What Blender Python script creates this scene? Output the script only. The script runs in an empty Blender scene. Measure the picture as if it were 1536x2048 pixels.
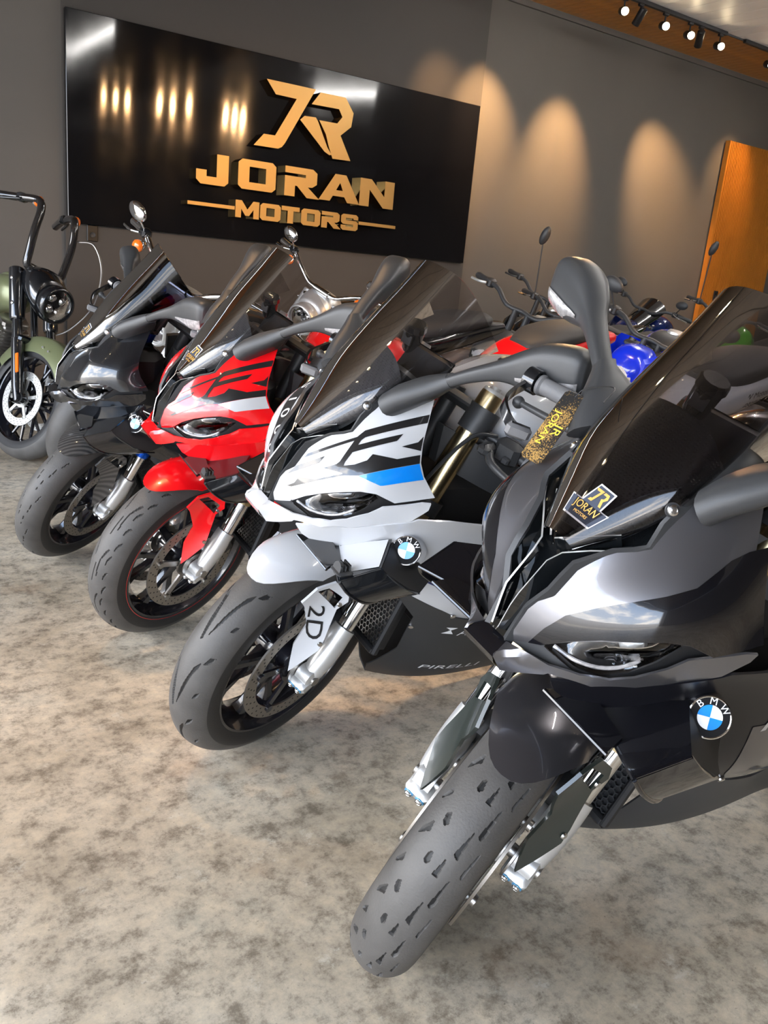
import bpy, bmesh, math, random
import numpy as np
from mathutils import Vector, Matrix
from mathutils.geometry import delaunay_2d_cdt
random.seed(7)
PI = math.pi
scene = bpy.context.scene
COL = scene.collection
# ---------------------------------------------------------------- camera
cam = bpy.data.cameras.new('camera')
cam_ob = bpy.data.objects.new('camera', cam)
COL.objects.link(cam_ob)
_r = (0.8288155, -0.5524334, 0.0887820); _u = (0.0845280, 0.2804781, 0.9561313); _f = (0.5531003, 0.7849518, -0.2791607)
cam_ob.matrix_world = Matrix(((_r[0], _u[0], -_f[0], 0), (_r[1], _u[1], -_f[1], 0), (_r[2], _u[2], -_f[2], 1.19232), (0, 0, 0, 1)))
cam.sensor_fit = 'VERTICAL'; cam.sensor_height = 36.0; cam.lens = 1673.3 / 2048 * 36.0
cam.clip_start = 0.05; cam.clip_end = 300
scene.camera = cam_ob
# ---------------------------------------------------------------- exposure
vs = scene.view_settings
scene.display_settings.display_device = 'sRGB'
vs.view_transform = 'Standard'; vs.look = 'None'; vs.exposure = 0.42; vs.gamma = 1.0; vs.use_curve_mapping = False
# ---------------------------------------------------------------- sky seen through the open shopfront
world = bpy.data.worlds.new('sky'); scene.world = world; world.use_nodes = True
nt = world.node_tree; nt.nodes.clear()
wo = nt.nodes.new('ShaderNodeOutputWorld'); bg = nt.nodes.new('ShaderNodeBackground')
tc = nt.nodes.new('ShaderNodeTexCoord')
sep = nt.nodes.new('ShaderNodeSeparateXYZ'); nt.links.new(tc.outputs['Generated'], sep.inputs[0])
ramp = nt.nodes.new('ShaderNodeValToRGB')
ramp.color_ramp.elements[0].position = 0.0; ramp.color_ramp.elements[0].color = (0.72, 0.82, 0.96, 1)
ramp.color_ramp.elements[1].position = 0.75; ramp.color_ramp.elements[1].color = (0.24, 0.44, 0.80, 1)
nt.links.new(sep.outputs[2], ramp.inputs[0])
mp = nt.nodes.new('ShaderNodeMapping'); mp.inputs['Scale'].default_value = (1.6, 1.6, 3.2)
nt.links.new(tc.outputs['Generated'], mp.inputs[0])
nz = nt.nodes.new('ShaderNodeTexNoise'); nz.inputs['Scale'].default_value = 2.2; nz.inputs['Detail'].default_value = 7; nz.inputs['Roughness'].default_value = 0.55
nt.links.new(mp.outputs[0], nz.inputs['Vector'])
cr = nt.nodes.new('ShaderNodeValToRGB'); cr.color_ramp.elements[0].position = 0.44; cr.color_ramp.elements[1].position = 0.60
nt.links.new(nz.outputs[0], cr.inputs[0])
mx = nt.nodes.new('ShaderNodeMixRGB'); mx.inputs[2].default_value = (1.5, 1.42, 1.32, 1)
nt.links.new(cr.outputs[0], mx.inputs[0]); nt.links.new(ramp.outputs[0], mx.inputs[1])
nt.links.new(mx.outputs[0], bg.inputs[0]); bg.inputs[1].default_value = 8.0
nt.links.new(bg.outputs[0], wo.inputs[0])

# sun on the street outside; the roof keeps it off the showroom floor
sun = bpy.data.lights.new('sun', 'SUN'); sun.energy = 10; sun.color = (1.0, .93, .82); sun.angle = .01
sun_ob = bpy.data.objects.new('sun', sun); COL.objects.link(sun_ob); sun_ob.rotation_euler = (.25, -.35, 0)

# ---------------------------------------------------------------- materials
MATS = {}
def srgb(h):
    h = h.lstrip('#'); c = [int(h[i:i+2], 16) / 255 for i in (0, 2, 4)]
    return tuple(x / 12.92 if x <= 0.04045 else ((x + 0.055) / 1.055) ** 2.4 for x in c)
def mat(name, col, rough=0.5, metal=0.0, coat=0.0, spec=0.5, bump=0.0, bscale=200, vary=0.0, vscale=6, trans=0.0, ior=1.45, alpha=1.0, emit=None, estr=0.0, coat_rough=0.03, flake=0.0):
    if name in MATS: return MATS[name]
    m = bpy.data.materials.new(name); m.use_nodes = True; t = m.node_tree; b = t.nodes['Principled BSDF']
    c = srgb(col) if isinstance(col, str) else col
    b.inputs['Base Color'].default_value = (*c, 1)
    b.inputs['Roughness'].default_value = rough; b.inputs['Metallic'].default_value = metal
    b.inputs['Coat Weight'].default_value = coat; b.inputs['Coat Roughness'].default_value = coat_rough
    b.inputs['Specular IOR Level'].default_value = spec
    b.inputs['Transmission Weight'].default_value = trans; b.inputs['IOR'].default_value = ior; b.inputs['Alpha'].default_value = alpha
    if emit: b.inputs['Emission Color'].default_value = (*emit, 1); b.inputs['Emission Strength'].default_value = estr
    o = t.nodes.new('ShaderNodeTexCoord')
    n = t.nodes.new('ShaderNodeTexNoise'); n.inputs['Scale'].default_value = vscale; n.inputs['Detail'].default_value = 5
    t.links.new(o.outputs['Object'], n.inputs['Vector'])
    if vary > 0:
        mxx = t.nodes.new('ShaderNodeMixRGB'); mxx.blend_type = 'MULTIPLY'; mxx.inputs[0].default_value = 1
        mxx.inputs[1].default_value = (*c, 1)
        rr = t.nodes.new('ShaderNodeMapRange'); rr.inputs[1].default_value = 0.3; rr.inputs[2].default_value = 0.7; rr.inputs[3].default_value = 1 - vary; rr.inputs[4].default_value = 1 + vary
        t.links.new(n.outputs[0], rr.inputs[0]); t.links.new(rr.outputs[0], mxx.inputs[2]); t.links.new(mxx.outputs[0], b.inputs['Base Color'])
    # a trace of wear in the gloss of every surface
    r2 = t.nodes.new('ShaderNodeMapRange'); r2.inputs[3].default_value = max(0, rough - 0.03); r2.inputs[4].default_value = min(1, rough + 0.03)
    t.links.new(n.outputs[0], r2.inputs[0]); t.links.new(r2.outputs[0], b.inputs['Roughness'])
    if bump > 0:
        n2 = t.nodes.new('ShaderNodeTexNoise'); n2.inputs['Scale'].default_value = bscale; n2.inputs['Detail'].default_value = 3
        t.links.new(o.outputs['Object'], n2.inputs['Vector'])
        bp = t.nodes.new('ShaderNodeBump'); bp.inputs['Strength'].default_value = bump; bp.inputs['Distance'].default_value = 0.002
        t.links.new(n2.outputs[0], bp.inputs['Height']); t.links.new(bp.outputs[0], b.inputs['Normal'])
    if flake > 0:
        v = t.nodes.new('ShaderNodeTexVoronoi'); v.inputs['Scale'].default_value = 900
        t.links.new(o.outputs['Object'], v.inputs['Vector'])
        bp = t.nodes.new('ShaderNodeBump'); bp.inputs['Strength'].default_value = flake; bp.inputs['Distance'].default_value = 0.0006
        t.links.new(v.outputs['Color'], bp.inputs['Height']); t.links.new(bp.outputs[0], b.inputs['Normal'])
    MATS[name] = m
    return m
white = mat('gloss_white_paint', (0.53, 0.54, 0.56), 0.25, coat=1.0)
red = mat('gloss_red_paint', (0.78, 0.004, 0.008), 0.25, coat=1.0)
black = mat('gloss_black_paint', (0.006, 0.007, 0.009), 0.2, coat=1.0)
blacksatin = mat('satin_black_paint', (0.006, 0.006, 0.008), 0.28, spec=.3)
blackmet = mat('black_metallic_paint', (0.0045, 0.0045, 0.006), 0.2, coat=1.0, spec=.35)
gray = mat('grey_metallic_paint', (0.15, 0.148, 0.158), 0.36, metal=0.8, coat=0.7, coat_rough=0.04, flake=0.06)
graydark = mat('dark_grey_metallic_paint', (0.11, 0.105, 0.115), 0.3, metal=0.8, coat=1.0, flake=0.05)
smoke = mat('smoked_green_black_panel', (0.018, 0.023, 0.020), 0.32, coat=0.5)
blue = mat('light_blue_decal', srgb('#0a86ea'), 0.3, coat=1.0)
navy = mat('navy_blue_decal', srgb('#14245e'), 0.3, coat=1.0)
decalblack = mat('black_decal', (0.012, 0.012, 0.013), 0.3, coat=0.9)
decalmatt = mat('dull_black_ring', (0.010, 0.010, 0.011), 0.6, spec=.1)
plastic = mat('matt_black_plastic', (0.028, 0.029, 0.031), 0.45, bump=0.12, bscale=900)
plastic2 = mat('satin_grey_plastic', (0.036, 0.037, 0.039), 0.40, bump=0.1, bscale=900)
dark = mat('dark_inner_plastic', (0.012, 0.012, 0.013), 0.6)
seatm = mat('black_seat_cover', (0.035, 0.034, 0.034), 0.55, bump=0.15, bscale=500)
rubber = mat('tyre_rubber', (0.070, 0.066, 0.062), 0.55, bump=0.25, bscale=260, vary=0.18, vscale=14)
rubberside = mat('tyre_sidewall', (0.016, 0.016, 0.017), 0.5, bump=0.1, bscale=200)
rubbergroove = mat('tyre_groove', (0.008, 0.008, 0.008), 0.55)
greygrip = mat('grey_rubber_grip', (0.14, 0.14, 0.145), 0.6, bump=0.2, bscale=300)
silver = mat('silver_cast_metal', (0.62, 0.62, 0.61), 0.38, metal=0.65, bump=0.05)
chrome = mat('chrome', (0.75, 0.75, 0.76), 0.06, metal=1.0)
steel = mat('brushed_steel', (0.36, 0.345, 0.325), 0.34, metal=1.0, bump=0.1, bscale=600)
discm = mat('brake_disc_steel', (0.30, 0.27, 0.235), 0.42, metal=0.85, bump=0.06, bscale=500)
discbright = mat('bright_disc_steel', (0.72, 0.72, 0.70), 0.35, metal=0.8)
gold = mat('gold_anodised_fork', (0.50, 0.40, 0.23), 0.28, metal=1.0)
blueano = mat('blue_anodised_metal', (0.01, 0.10, 0.65), 0.25, metal=0.8)
bolt = mat('bolt_steel', (0.70, 0.70, 0.70), 0.22, metal=1.0)
boltblue = mat('blue_bolt_ring', (0.15, 0.50, 0.85), 0.3, metal=0.6)
rimblack = mat('black_wheel_paint', (0.010, 0.010, 0.014), 0.18, coat=0.8)
carbon = mat('carbon_fibre', (0.022, 0.022, 0.022), 0.3, coat=0.8)
def add_stripes(m, scale, col2):
    t = m.node_tree; b = t.nodes['Principled BSDF']; o = t.nodes.new('ShaderNodeTexCoord')
    w = t.nodes.new('ShaderNodeTexWave'); w.inputs['Scale'].default_value = scale; w.bands_direction = 'DIAGONAL'; w.inputs['Distortion'].default_value = 0
    t.links.new(o.outputs['Object'], w.inputs['Vector'])
    mm = t.nodes.new('ShaderNodeMixRGB'); mm.inputs[1].default_value = b.inputs['Base Color'].default_value; mm.inputs[2].default_value = (*col2, 1)
    t.links.new(w.outputs[0], mm.inputs[0]); t.links.new(mm.outputs[0], b.inputs['Base Color'])
add_stripes(carbon, 46, (0.075, 0.07, 0.066))
def perforate(m, scale):
    t = m.node_tree; b = t.nodes['Principled BSDF']; o = t.nodes.new('ShaderNodeTexCoord')
    v = t.nodes.new('ShaderNodeTexVoronoi'); v.inputs['Scale'].default_value = scale; v.inputs['Randomness'].default_value = 0.0
    mpp = t.nodes.new('ShaderNodeMapping'); mpp.inputs['Rotation'].default_value = (0, 0.9, 0.78); mpp.inputs['Scale'].default_value = (1, 1, 1)
    t.links.new(o.outputs['Object'], mpp.inputs[0]); t.links.new(mpp.outputs[0], v.inputs['Vector'])
    r = t.nodes.new('ShaderNodeMapRange'); r.inputs[1].default_value = 0.18; r.inputs[2].default_value = 0.42
    t.links.new(v.outputs['Distance'], r.inputs[0])
    bp = t.nodes.new('ShaderNodeBump'); bp.inputs['Strength'].default_value = 0.8; bp.inputs['Distance'].default_value = 0.0012
    t.links.new(r.outputs[0], bp.inputs['Height']); t.links.new(bp.outputs[0], b.inputs['Normal'])
cowlm = mat('perforated_grey_plastic', (0.050, 0.053, 0.058), 0.42)
perforate(cowlm, 210)
cowlblack = mat('perforated_black_plastic', (0.010, 0.011, 0.014), 0.4)
perforate(cowlblack, 210)
amber = mat('amber_lens', (0.85, 0.16, 0.01), 0.15, coat=1)
clear_lens = mat('frosted_clear_lens', (0.62, 0.62, 0.64), 0.12, coat=1.0)
signal_lens = mat('smoky_clear_lens', (0.30, 0.29, 0.29), 0.18, coat=1.0, vary=.35, vscale=90)
reflector = mat('chrome_reflector', (0.8, 0.8, 0.82), 0.12, metal=1.0)
bulbwhite = mat('white_lens_cup', (0.75, 0.76, 0.72), 0.15, coat=1)
bowlm = mat('lamp_bowl_grey', (0.11, 0.11, 0.115), 0.3, metal=0.4)
gasm = mat('dark_glass', (0.006, 0.007, 0.008), 0.05, coat=1)
stickerm = mat('dark_sticker', (0.05, 0.06, 0.085), 0.25, coat=0.5)
stickerw = mat('white_sticker_edge', (0.75, 0.75, 0.76), 0.3)
goldprint = mat('gold_print', (0.80, 0.46, 0.12), 0.3, metal=0.4)
textwhite = mat('white_print', (0.75, 0.76, 0.78), 0.4)
textblack = mat('black_print', (0.012, 0.012, 0.013), 0.4)
emblue = mat('emblem_blue', srgb('#1b87d6'), 0.2, coat=1)
emwhite = mat('emblem_white', (0.82, 0.82, 0.82), 0.2, coat=1)
def glass(name, tint, dens, tr_rough=0.0, refl=1.0):
    """thin clear sheet: transparent tint plus a Fresnel mirror"""
    if name in MATS: return MATS[name]
    m = bpy.data.materials.new(name); m.use_nodes = True; t = m.node_tree; t.nodes.clear()
    out = t.nodes.new('ShaderNodeOutputMaterial'); tr = t.nodes.new('ShaderNodeBsdfTransparent'); gl = t.nodes.new('ShaderNodeBsdfGlossy')
    fr = t.nodes.new('ShaderNodeFresnel'); fr.inputs[0].default_value = 1.5; mix = t.nodes.new('ShaderNodeMixShader')
    geo = t.nodes.new('ShaderNodeNewGeometry')
    n = t.nodes.new('ShaderNodeTexNoise'); n.inputs['Scale'].default_value = 8; o = t.nodes.new('ShaderNodeTexCoord'); t.links.new(o.outputs['Object'], n.inputs['Vector'])
    mr = t.nodes.new('ShaderNodeMapRange'); mr.inputs[3].default_value = 0.01; mr.inputs[4].default_value = 0.05; t.links.new(n.outputs[0], mr.inputs[0]); t.links.new(mr.outputs[0], gl.inputs['Roughness'])
    tr.inputs[0].default_value = (*[1 - dens * (1 - c) for c in tint], 1); gl.inputs[0].default_value = (refl, refl, refl, 1)
    t.links.new(fr.outputs[0], mix.inputs[0]); t.links.new(tr.outputs[0], mix.inputs[1]); t.links.new(gl.outputs[0], mix.inputs[2]); t.links.new(mix.outputs[0], out.inputs[0])
    MATS[name] = m
    return m
screen_clear = glass('clear_windscreen', (0.62, 0.58, 0.58), 0.40, refl=.75)
screen_smoke = glass('smoked_windscreen', (0.05, 0.06, 0.11), 0.80, refl=.55)
screen_gray = glass('light_smoked_windscreen', (0.30, 0.26, 0.27), 0.6, refl=.75)
lens_glass = glass('lamp_glass', (0.8, 0.8, 0.82), 0.3)

# ---------------------------------------------------------------- mesh helpers
def arr(p): return np.asarray(p, float)
def finish(me, ang=38):
    me.polygons.foreach_set('use_smooth', [True] * len(me.polygons))
    me.set_sharp_from_angle(angle=math.radians(ang))
    me.update()
    return me
def mesh(name, V, F, nm=1, mi=None, ang=38):
    me = bpy.data.meshes.new(name); me.from_pydata([tuple(map(float, v)) for v in V], [], [tuple(f) for f in F])
    for i in range(nm): me.materials.append(None)
    if mi is not None: me.polygons.foreach_set('material_index', mi)
    return finish(me, ang)
def tag(o, label=None, cat=None, group=None, kind=None):
    if label: o['label'] = label
    if cat: o['category'] = cat
    if group: o['group'] = group
    if kind: o['kind'] = kind
    return o
def place(name, me, mats, parent=None, M=None, label=None):
    o = bpy.data.objects.new(name, me); COL.objects.link(o)
    if not isinstance(mats, (list, tuple)): mats = [mats]
    while len(me.materials) < len(mats): me.materials.append(None)
    for i, m in enumerate(mats):
        o.material_slots[i].link = 'OBJECT'; o.material_slots[i].material = m
    if parent: o.parent = parent
    if M is not None: o.matrix_local = M
    if label: o['label'] = label
    return o
def empty(name, M):
    o = bpy.data.objects.new(name, None); COL.objects.link(o); o.empty_display_size = 0.1; o.matrix_world = M
    return o
class B:
    """collects shapes into one mesh"""
    def __init__(s): s.V = []; s.F = []; s.m = []
    def add(s, V, F, m=0):
        k = len(s.V); s.V += [tuple(map(float, v)) for v in V]; s.F += [tuple(i + k for i in f) for f in F]; s.m += [m] * len(F); return s
    def box(s, c, d, R=None, m=0, bev=0.0):
        x, y, z = [q / 2 for q in d]
        if bev <= 0:
            V = arr([(-x, -y, -z), (x, -y, -z), (x, y, -z), (-x, y, -z), (-x, -y, z), (x, -y, z), (x, y, z), (-x, y, z)])
            F = [(3, 2, 1, 0), (4, 5, 6, 7), (0, 1, 5, 4), (1, 2, 6, 5), (2, 3, 7, 6), (3, 0, 4, 7)]
        else:
            b = min(bev, x * .9, y * .9, z * .9); V = []
            for zz, k in ((-z, b), (-z + b, 0), (z - b, 0), (z, b)):
                X, Y = x - k, y - k
                V += [(-X + b, -Y, zz), (X - b, -Y, zz), (X, -Y + b, zz), (X, Y - b, zz), (X - b, Y, zz), (-X + b, Y, zz), (-X, Y - b, zz), (-X, -Y + b, zz)]
            F = [tuple(range(7, -1, -1)), tuple(range(24, 32))]
            for r in range(3): F += [(r * 8 + i, r * 8 + (i + 1) % 8, r * 8 + 8 + (i + 1) % 8, r * 8 + 8 + i) for i in range(8)]
            V = arr(V)
        if R is not None: V = V @ arr(R).T
        return s.add(V + arr(c), F, m)
    def loft(s, rings, cap=True, m=0, closed=True):
        n = len(rings[0]); V = np.concatenate([arr(r) for r in rings]); F = []
        for i in range(len(rings) - 1):
            for j in range(n if closed else n - 1):
                k = (j + 1) % n; F.append((i * n + j, i * n + k, (i + 1) * n + k, (i + 1) * n + j))
        if cap and closed: F.append(tuple(range(n - 1, -1, -1))); F.append(tuple((len(rings) - 1) * n + j for j in range(n)))
        return s.add(V, F, m)
    def tube(s, path, rad, n=12, m=0, cap=True):
        return s.loft(tube_rings(path, rad, n), cap, m)
    def rev(s, prof, c=(0, 0, 0), axis=(0, 1, 0), n=48, m=0, closed=False):
        """profile of (radius, along axis)"""
        ax = arr(axis); ax = ax / np.linalg.norm(ax); t = arr((1, 0, 0)) if abs(ax[0]) < .9 else arr((0, 0, 1))
        u = np.cross(t, ax); u /= np.linalg.norm(u); v = np.cross(ax, u); V = []; F = []; k = len(prof)
        for i in range(n):
            a = 2 * PI * i / n; d = u * math.cos(a) + v * math.sin(a)
            for r, h in prof: V.append(arr(c) + d * r + ax * h)
        for i in range(n):
            i2 = (i + 1) % n
            for j in range(k if closed else k - 1):
                j2 = (j + 1) % k; F.append((i * k + j, i2 * k + j, i2 * k + j2, i * k + j2))
        return s.add(V, F, m)
    def prism(s, poly, h0, h1, frame=None, m=0):
        """polygon in (a, b) pushed from h0 to h1; frame = origin and three axes"""
        o, a, b, c = frame if frame else (arr((0, 0, 0)), arr((1, 0, 0)), arr((0, 0, 1)), arr((0, -1, 0)))
        P = arr(poly); n = len(P); ar = sum(P[i, 0] * P[(i + 1) % n, 1] - P[(i + 1) % n, 0] * P[i, 1] for i in range(n))
        if ar < 0: P = P[::-1]
        V = [o + a * p[0] + b * p[1] + c * h0 for p in P] + [o + a * p[0] + b * p[1] + c * h1 for p in P]
        r = delaunay_2d_cdt([Vector(p) for p in P], [], [list(range(n))], 1, 1e-7)
        tri = []
        for f in r[2]: tri.append([r[3][i][0] if r[3][i] else 0 for i in f])
        F = [tuple(f[::-1]) for f in tri] + [tuple(i + n for i in f) for f in tri]
        F += [(i, (i + 1) % n, (i + 1) % n + n, i + n) for i in range(n)]
        return s.add(V, F, m)
    def sphere(s, c, r, n=16, k=10, m=0, R=None):
        r = arr(r) if np.ndim(r) else arr((r, r, r)); rings = []
        V = [(0, 0, -1)]
        for i in range(1, k):
            t = -PI / 2 + PI * i / k
            V += [(math.cos(t) * math.cos(2 * PI * j / n), math.cos(t) * math.sin(2 * PI * j / n), math.sin(t)) for j in range(n)]
        V.append((0, 0, 1)); F = [(0, 1 + (j + 1) % n, 1 + j) for j in range(n)]
        for i in range(k - 2): F += [(1 + i * n + j, 1 + i * n + (j + 1) % n, 1 + (i + 1) * n + (j + 1) % n, 1 + (i + 1) * n + j) for j in range(n)]
        F += [(1 + (k - 2) * n + j, 1 + (k - 2) * n + (j + 1) % n, len(V) - 1) for j in range(n)]
        V = arr(V) * r
        if R is not None: V = V @ arr(R).T
        return s.add(V + arr(c), F, m)
    def mir(s):
        k = len(s.V); s.V += [(v[0], -v[1], v[2]) for v in s.V]; s.F += [tuple(i + k for i in f[::-1]) for f in s.F]; s.m += s.m; return s
    def mesh(s, name, nm=None, ang=38):
        return mesh(name, s.V, s.F, nm or (max(s.m) + 1 if s.m else 1), s.m, ang)
def frames(path):
    P = arr(path); T = np.gradient(P, axis=0); T /= np.linalg.norm(T, axis=1)[:, None] + 1e-12
    up = arr((0, 0, 1)) if abs(T[0][2]) < .9 else arr((1, 0, 0)); u = np.cross(up, T[0]); u /= np.linalg.norm(u); out = []
    for t in T:
        u = u - t * (u @ t); u /= np.linalg.norm(u) + 1e-12; out.append((t, u, np.cross(t, u)))
    return P, out
def smooth_path(P, k=6):
    """Catmull-Rom through the points (any number of columns)"""
    P = arr(P); Q = np.vstack([2 * P[0] - P[1], P, 2 * P[-1] - P[-2]]); out = []
    for i in range(len(P) - 1):
        a, b, c, d = Q[i:i + 4]
        for j in range(k):
            t = j / k; out.append(.5 * (2 * b + (c - a) * t + (2 * a - 5 * b + 4 * c - d) * t * t + (3 * b - a - 3 * c + d) * t ** 3))
    out.append(P[-1]); return np.array(out)
def tube_rings(path, rad, n=12):
    P, fr = frames(path); rad = arr(rad) if np.ndim(rad) else np.full(len(P), float(rad)); R = []
    for p, (t, u, v), r in zip(P, fr, rad):
        R.append([p + (u * math.cos(2 * PI * j / n) + v * math.sin(2 * PI * j / n)) * r for j in range(n)])
    return R
def ell_rings(spec, n=20, pw=2.0):
    """spec rows: centre xyz, radii in y and z; sections square to x"""
    R = []
    for x, y, z, a, b in spec:
        r = []
        for j in range(n):
            t = 2 * PI * j / n; c, s_ = math.cos(t), math.sin(t)
            r.append((x, y - a * math.copysign(abs(c) ** (2 / pw), c), z + b * math.copysign(abs(s_) ** (2 / pw), s_)))
        R.append(r)
    return R
def mirrored(me, name):
    n = me.copy(); n.name = name; co = np.empty(len(n.vertices) * 3); n.vertices.foreach_get('co', co); co = co.reshape(-1, 3); co[:, 1] *= -1
    n.vertices.foreach_set('co', co.ravel()); n.flip_normals(); n.update(); return n
# thin-plate surface through measured points
class Surf:
    def __init__(s, pts, ref=(0, 1, 0), lam=1e-6, deg=0):
        s.deg = deg
        P = arr(pts); s.c = P.mean(0); U, S_, Vt = np.linalg.svd(P - s.c); n = Vt[2]
        if n @ arr(ref) < 0: n = -n
        s.n = n; s.u = Vt[0]; s.v = np.cross(n, s.u); s.Q = s.to2(P); h = (P - s.c) @ n; s.sc = np.abs(s.Q).max(); q = s.Q / s.sc; k = len(q); s.q = q
        if deg: s.w = np.linalg.lstsq(s.basis(q), h, rcond=None)[0]; return
        d = np.linalg.norm(q[:, None] - q[None], axis=-1); K = np.where(d > 0, d * d * np.log(d + 1e-12), 0) + lam * 100 * np.eye(k)
        A = np.zeros((k + 3, k + 3)); A[:k, :k] = K; A[:k, k] = 1; A[:k, k + 1:] = q; A[k, :k] = 1; A[k + 1:, :k] = q.T
        s.w = np.linalg.lstsq(A, np.append(h, [0, 0, 0]), rcond=None)[0]; s.q = q
    def to2(s, P): P = np.atleast_2d(arr(P)) - s.c; return np.stack([P @ s.u, P @ s.v], -1)
    def basis(s, q): return np.stack([q[:, 0] ** i * q[:, 1] ** j for i in range(s.deg + 1) for j in range(s.deg + 1 - i)], -1)
    def h(s, Q):
        q = np.atleast_2d(Q) / s.sc
        if s.deg: return s.basis(q) @ s.w
        d = np.linalg.norm(q[:, None] - s.q[None], axis=-1); K = np.where(d > 0, d * d * np.log(d + 1e-12), 0); k = len(s.q)
        return K @ s.w[:k] + s.w[k] + q @ s.w[k + 1:]
    def lift(s, Q, off=0.0):
        Q = np.atleast_2d(arr(Q)); h = s.h(Q); P = s.c + Q[:, :1] * s.u + Q[:, 1:] * s.v + (h[:, None]) * s.n
        if off: P = P + off * s.normal(Q)
        return P
    def normal(s, Q, e=1e-4):
        Q = np.atleast_2d(arr(Q)); gx = (s.h(Q + arr((e, 0))) - s.h(Q - arr((e, 0)))) / (2 * e); gy = (s.h(Q + arr((0, e))) - s.h(Q - arr((0, e)))) / (2 * e)
        N = s.n - gx[:, None] * s.u - gy[:, None] * s.v; return N / np.linalg.norm(N, axis=1)[:, None]
def inside(P, poly):
    P = np.atleast_2d(P); x, y = P[:, 0], P[:, 1]; r = np.zeros(len(P), bool); n = len(poly)
    for i in range(n):
        x1, y1 = poly[i]; x2, y2 = poly[(i + 1) % n]
        c = ((y1 > y) != (y2 > y)) & (x < (x2 - x1) * (y - y1) / (y2 - y1 + 1e-15) + x1); r ^= c
    return r
def dens(poly, step):
    out = []
    for i in range(len(poly)):
        a, b = arr(poly[i]), arr(poly[(i + 1) % len(poly)]); k = max(1, int(math.ceil(np.linalg.norm(b - a) / step)))
        out += [a + (b - a) * j / k for j in range(k)]
    return np.array(out)
def sheet(surf, outline2, step=0.011, off=0.0, thick=0.0, holes=()):
    """triangulated piece of a surface inside a 2-D outline, with thickness"""
    O = dens(outline2, step); pts = list(O); loops = [list(range(len(O)))]
    allp = [O]
    for hpoly in holes:
        Hh = dens(hpoly, step); loops.append(list(range(len(pts), len(pts) + len(Hh)))); pts += list(Hh); allp.append(Hh)
    mn, mxx = O.min(0), O.max(0); gx = np.arange(mn[0], mxx[0], step); gy = np.arange(mn[1], mxx[1], step)
    G = np.array([(x + (step / 2 if j % 2 else 0), y) for j, y in enumerate(gy) for x in gx]).reshape(-1, 2)
    if len(G):
        G = G[inside(G, O)]
        for Hh in allp[1:]: G = G[~inside(G, Hh)]
        bd = np.concatenate(allp)
        if len(G): G = G[np.min(np.linalg.norm(G[:, None] - bd[None], axis=-1), 1) > step * .45]
    edges = []
    for lp in loops: edges += [(lp[i], lp[(i + 1) % len(lp)]) for i in range(len(lp))]
    r = delaunay_2d_cdt([Vector(p) for p in pts + list(G)], edges, [], 0, 1e-7)
    Q = np.array([tuple(v) for v in r[0]]); F = []
    cen = np.array([np.mean(Q[list(f)], axis=0) for f in r[2]]); ok = inside(cen, O)
    for Hh in allp[1:]: ok &= ~inside(cen, Hh)
    F = [tuple(f) for f, k in zip(r[2], ok) if k]
    used = sorted({i for f in F for i in f}); mpp = {o: i for i, o in enumerate(used)}; Q = Q[used]; F = [tuple(mpp[i] for i in f) for f in F]
    F2 = []
    for f in F:
        a, b, c = (Q[i] for i in f[:3]); F2.append(f if (b[0] - a[0]) * (c[1] - a[1]) - (b[1] - a[1]) * (c[0] - a[0]) > 0 else f[::-1])
    F = F2; V = surf.lift(Q, off)
    if thick > 0:
        n = len(V); N = surf.normal(Q); V = np.vstack([V, V - N * thick]); cnt = {}
        for f in F:
            for i in range(3): e = (f[i], f[(i + 1) % 3]); cnt[e] = 1
        S_ = [(b, a, a + n, b + n) for (a, b) in cnt if (b, a) not in cnt]
        F = F + [tuple(i + n for i in f[::-1]) for f in F] + S_
    return V, F
def fix_normals(me, want=None):
    bm = bmesh.new(); bm.from_mesh(me)
    if want is None: bmesh.ops.recalc_face_normals(bm, faces=bm.faces)
    else:
        n = sum((f.normal * f.calc_area() for f in bm.faces), Vector())
        if n.dot(Vector(want)) < 0: bmesh.ops.reverse_faces(bm, faces=bm.faces)
    bm.to_mesh(me); bm.free(); return finish(me, 60)
CACHE = {}
def cached(key, fn):
    if key not in CACHE: CACHE[key] = fn()
    return CACHE[key]
def text_mesh(txt, size=0.1, depth=0.0, align='CENTER'):
    cu = bpy.data.curves.new('t', 'FONT'); cu.body = txt; cu.size = size; cu.extrude = depth; cu.align_x = align; cu.align_y = 'CENTER'; cu.resolution_u = 3
    ob = bpy.data.objects.new('t', cu); COL.objects.link(ob)
    me = bpy.data.meshes.new_from_object(ob.evaluated_get(bpy.context.evaluated_depsgraph_get())); bpy.data.objects.remove(ob)
    V = [tuple(v.co) for v in me.vertices]; F = [tuple(p.vertices) for p in me.polygons]; bpy.data.meshes.remove(me)
    return arr(V), F
def put_text(b, txt, size, o, ax, ay, off=0.0, m=0, sx=1.0, bold=0.0, shear=0.0):
    V, F = text_mesh(txt, size); o, ax, ay = arr(o), arr(ax), arr(ay); n = np.cross(ax, ay)
    b.add([o + ax * (v[0] * sx + shear * v[1]) + ay * v[1] + n * off for v in V], F, m)
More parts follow.
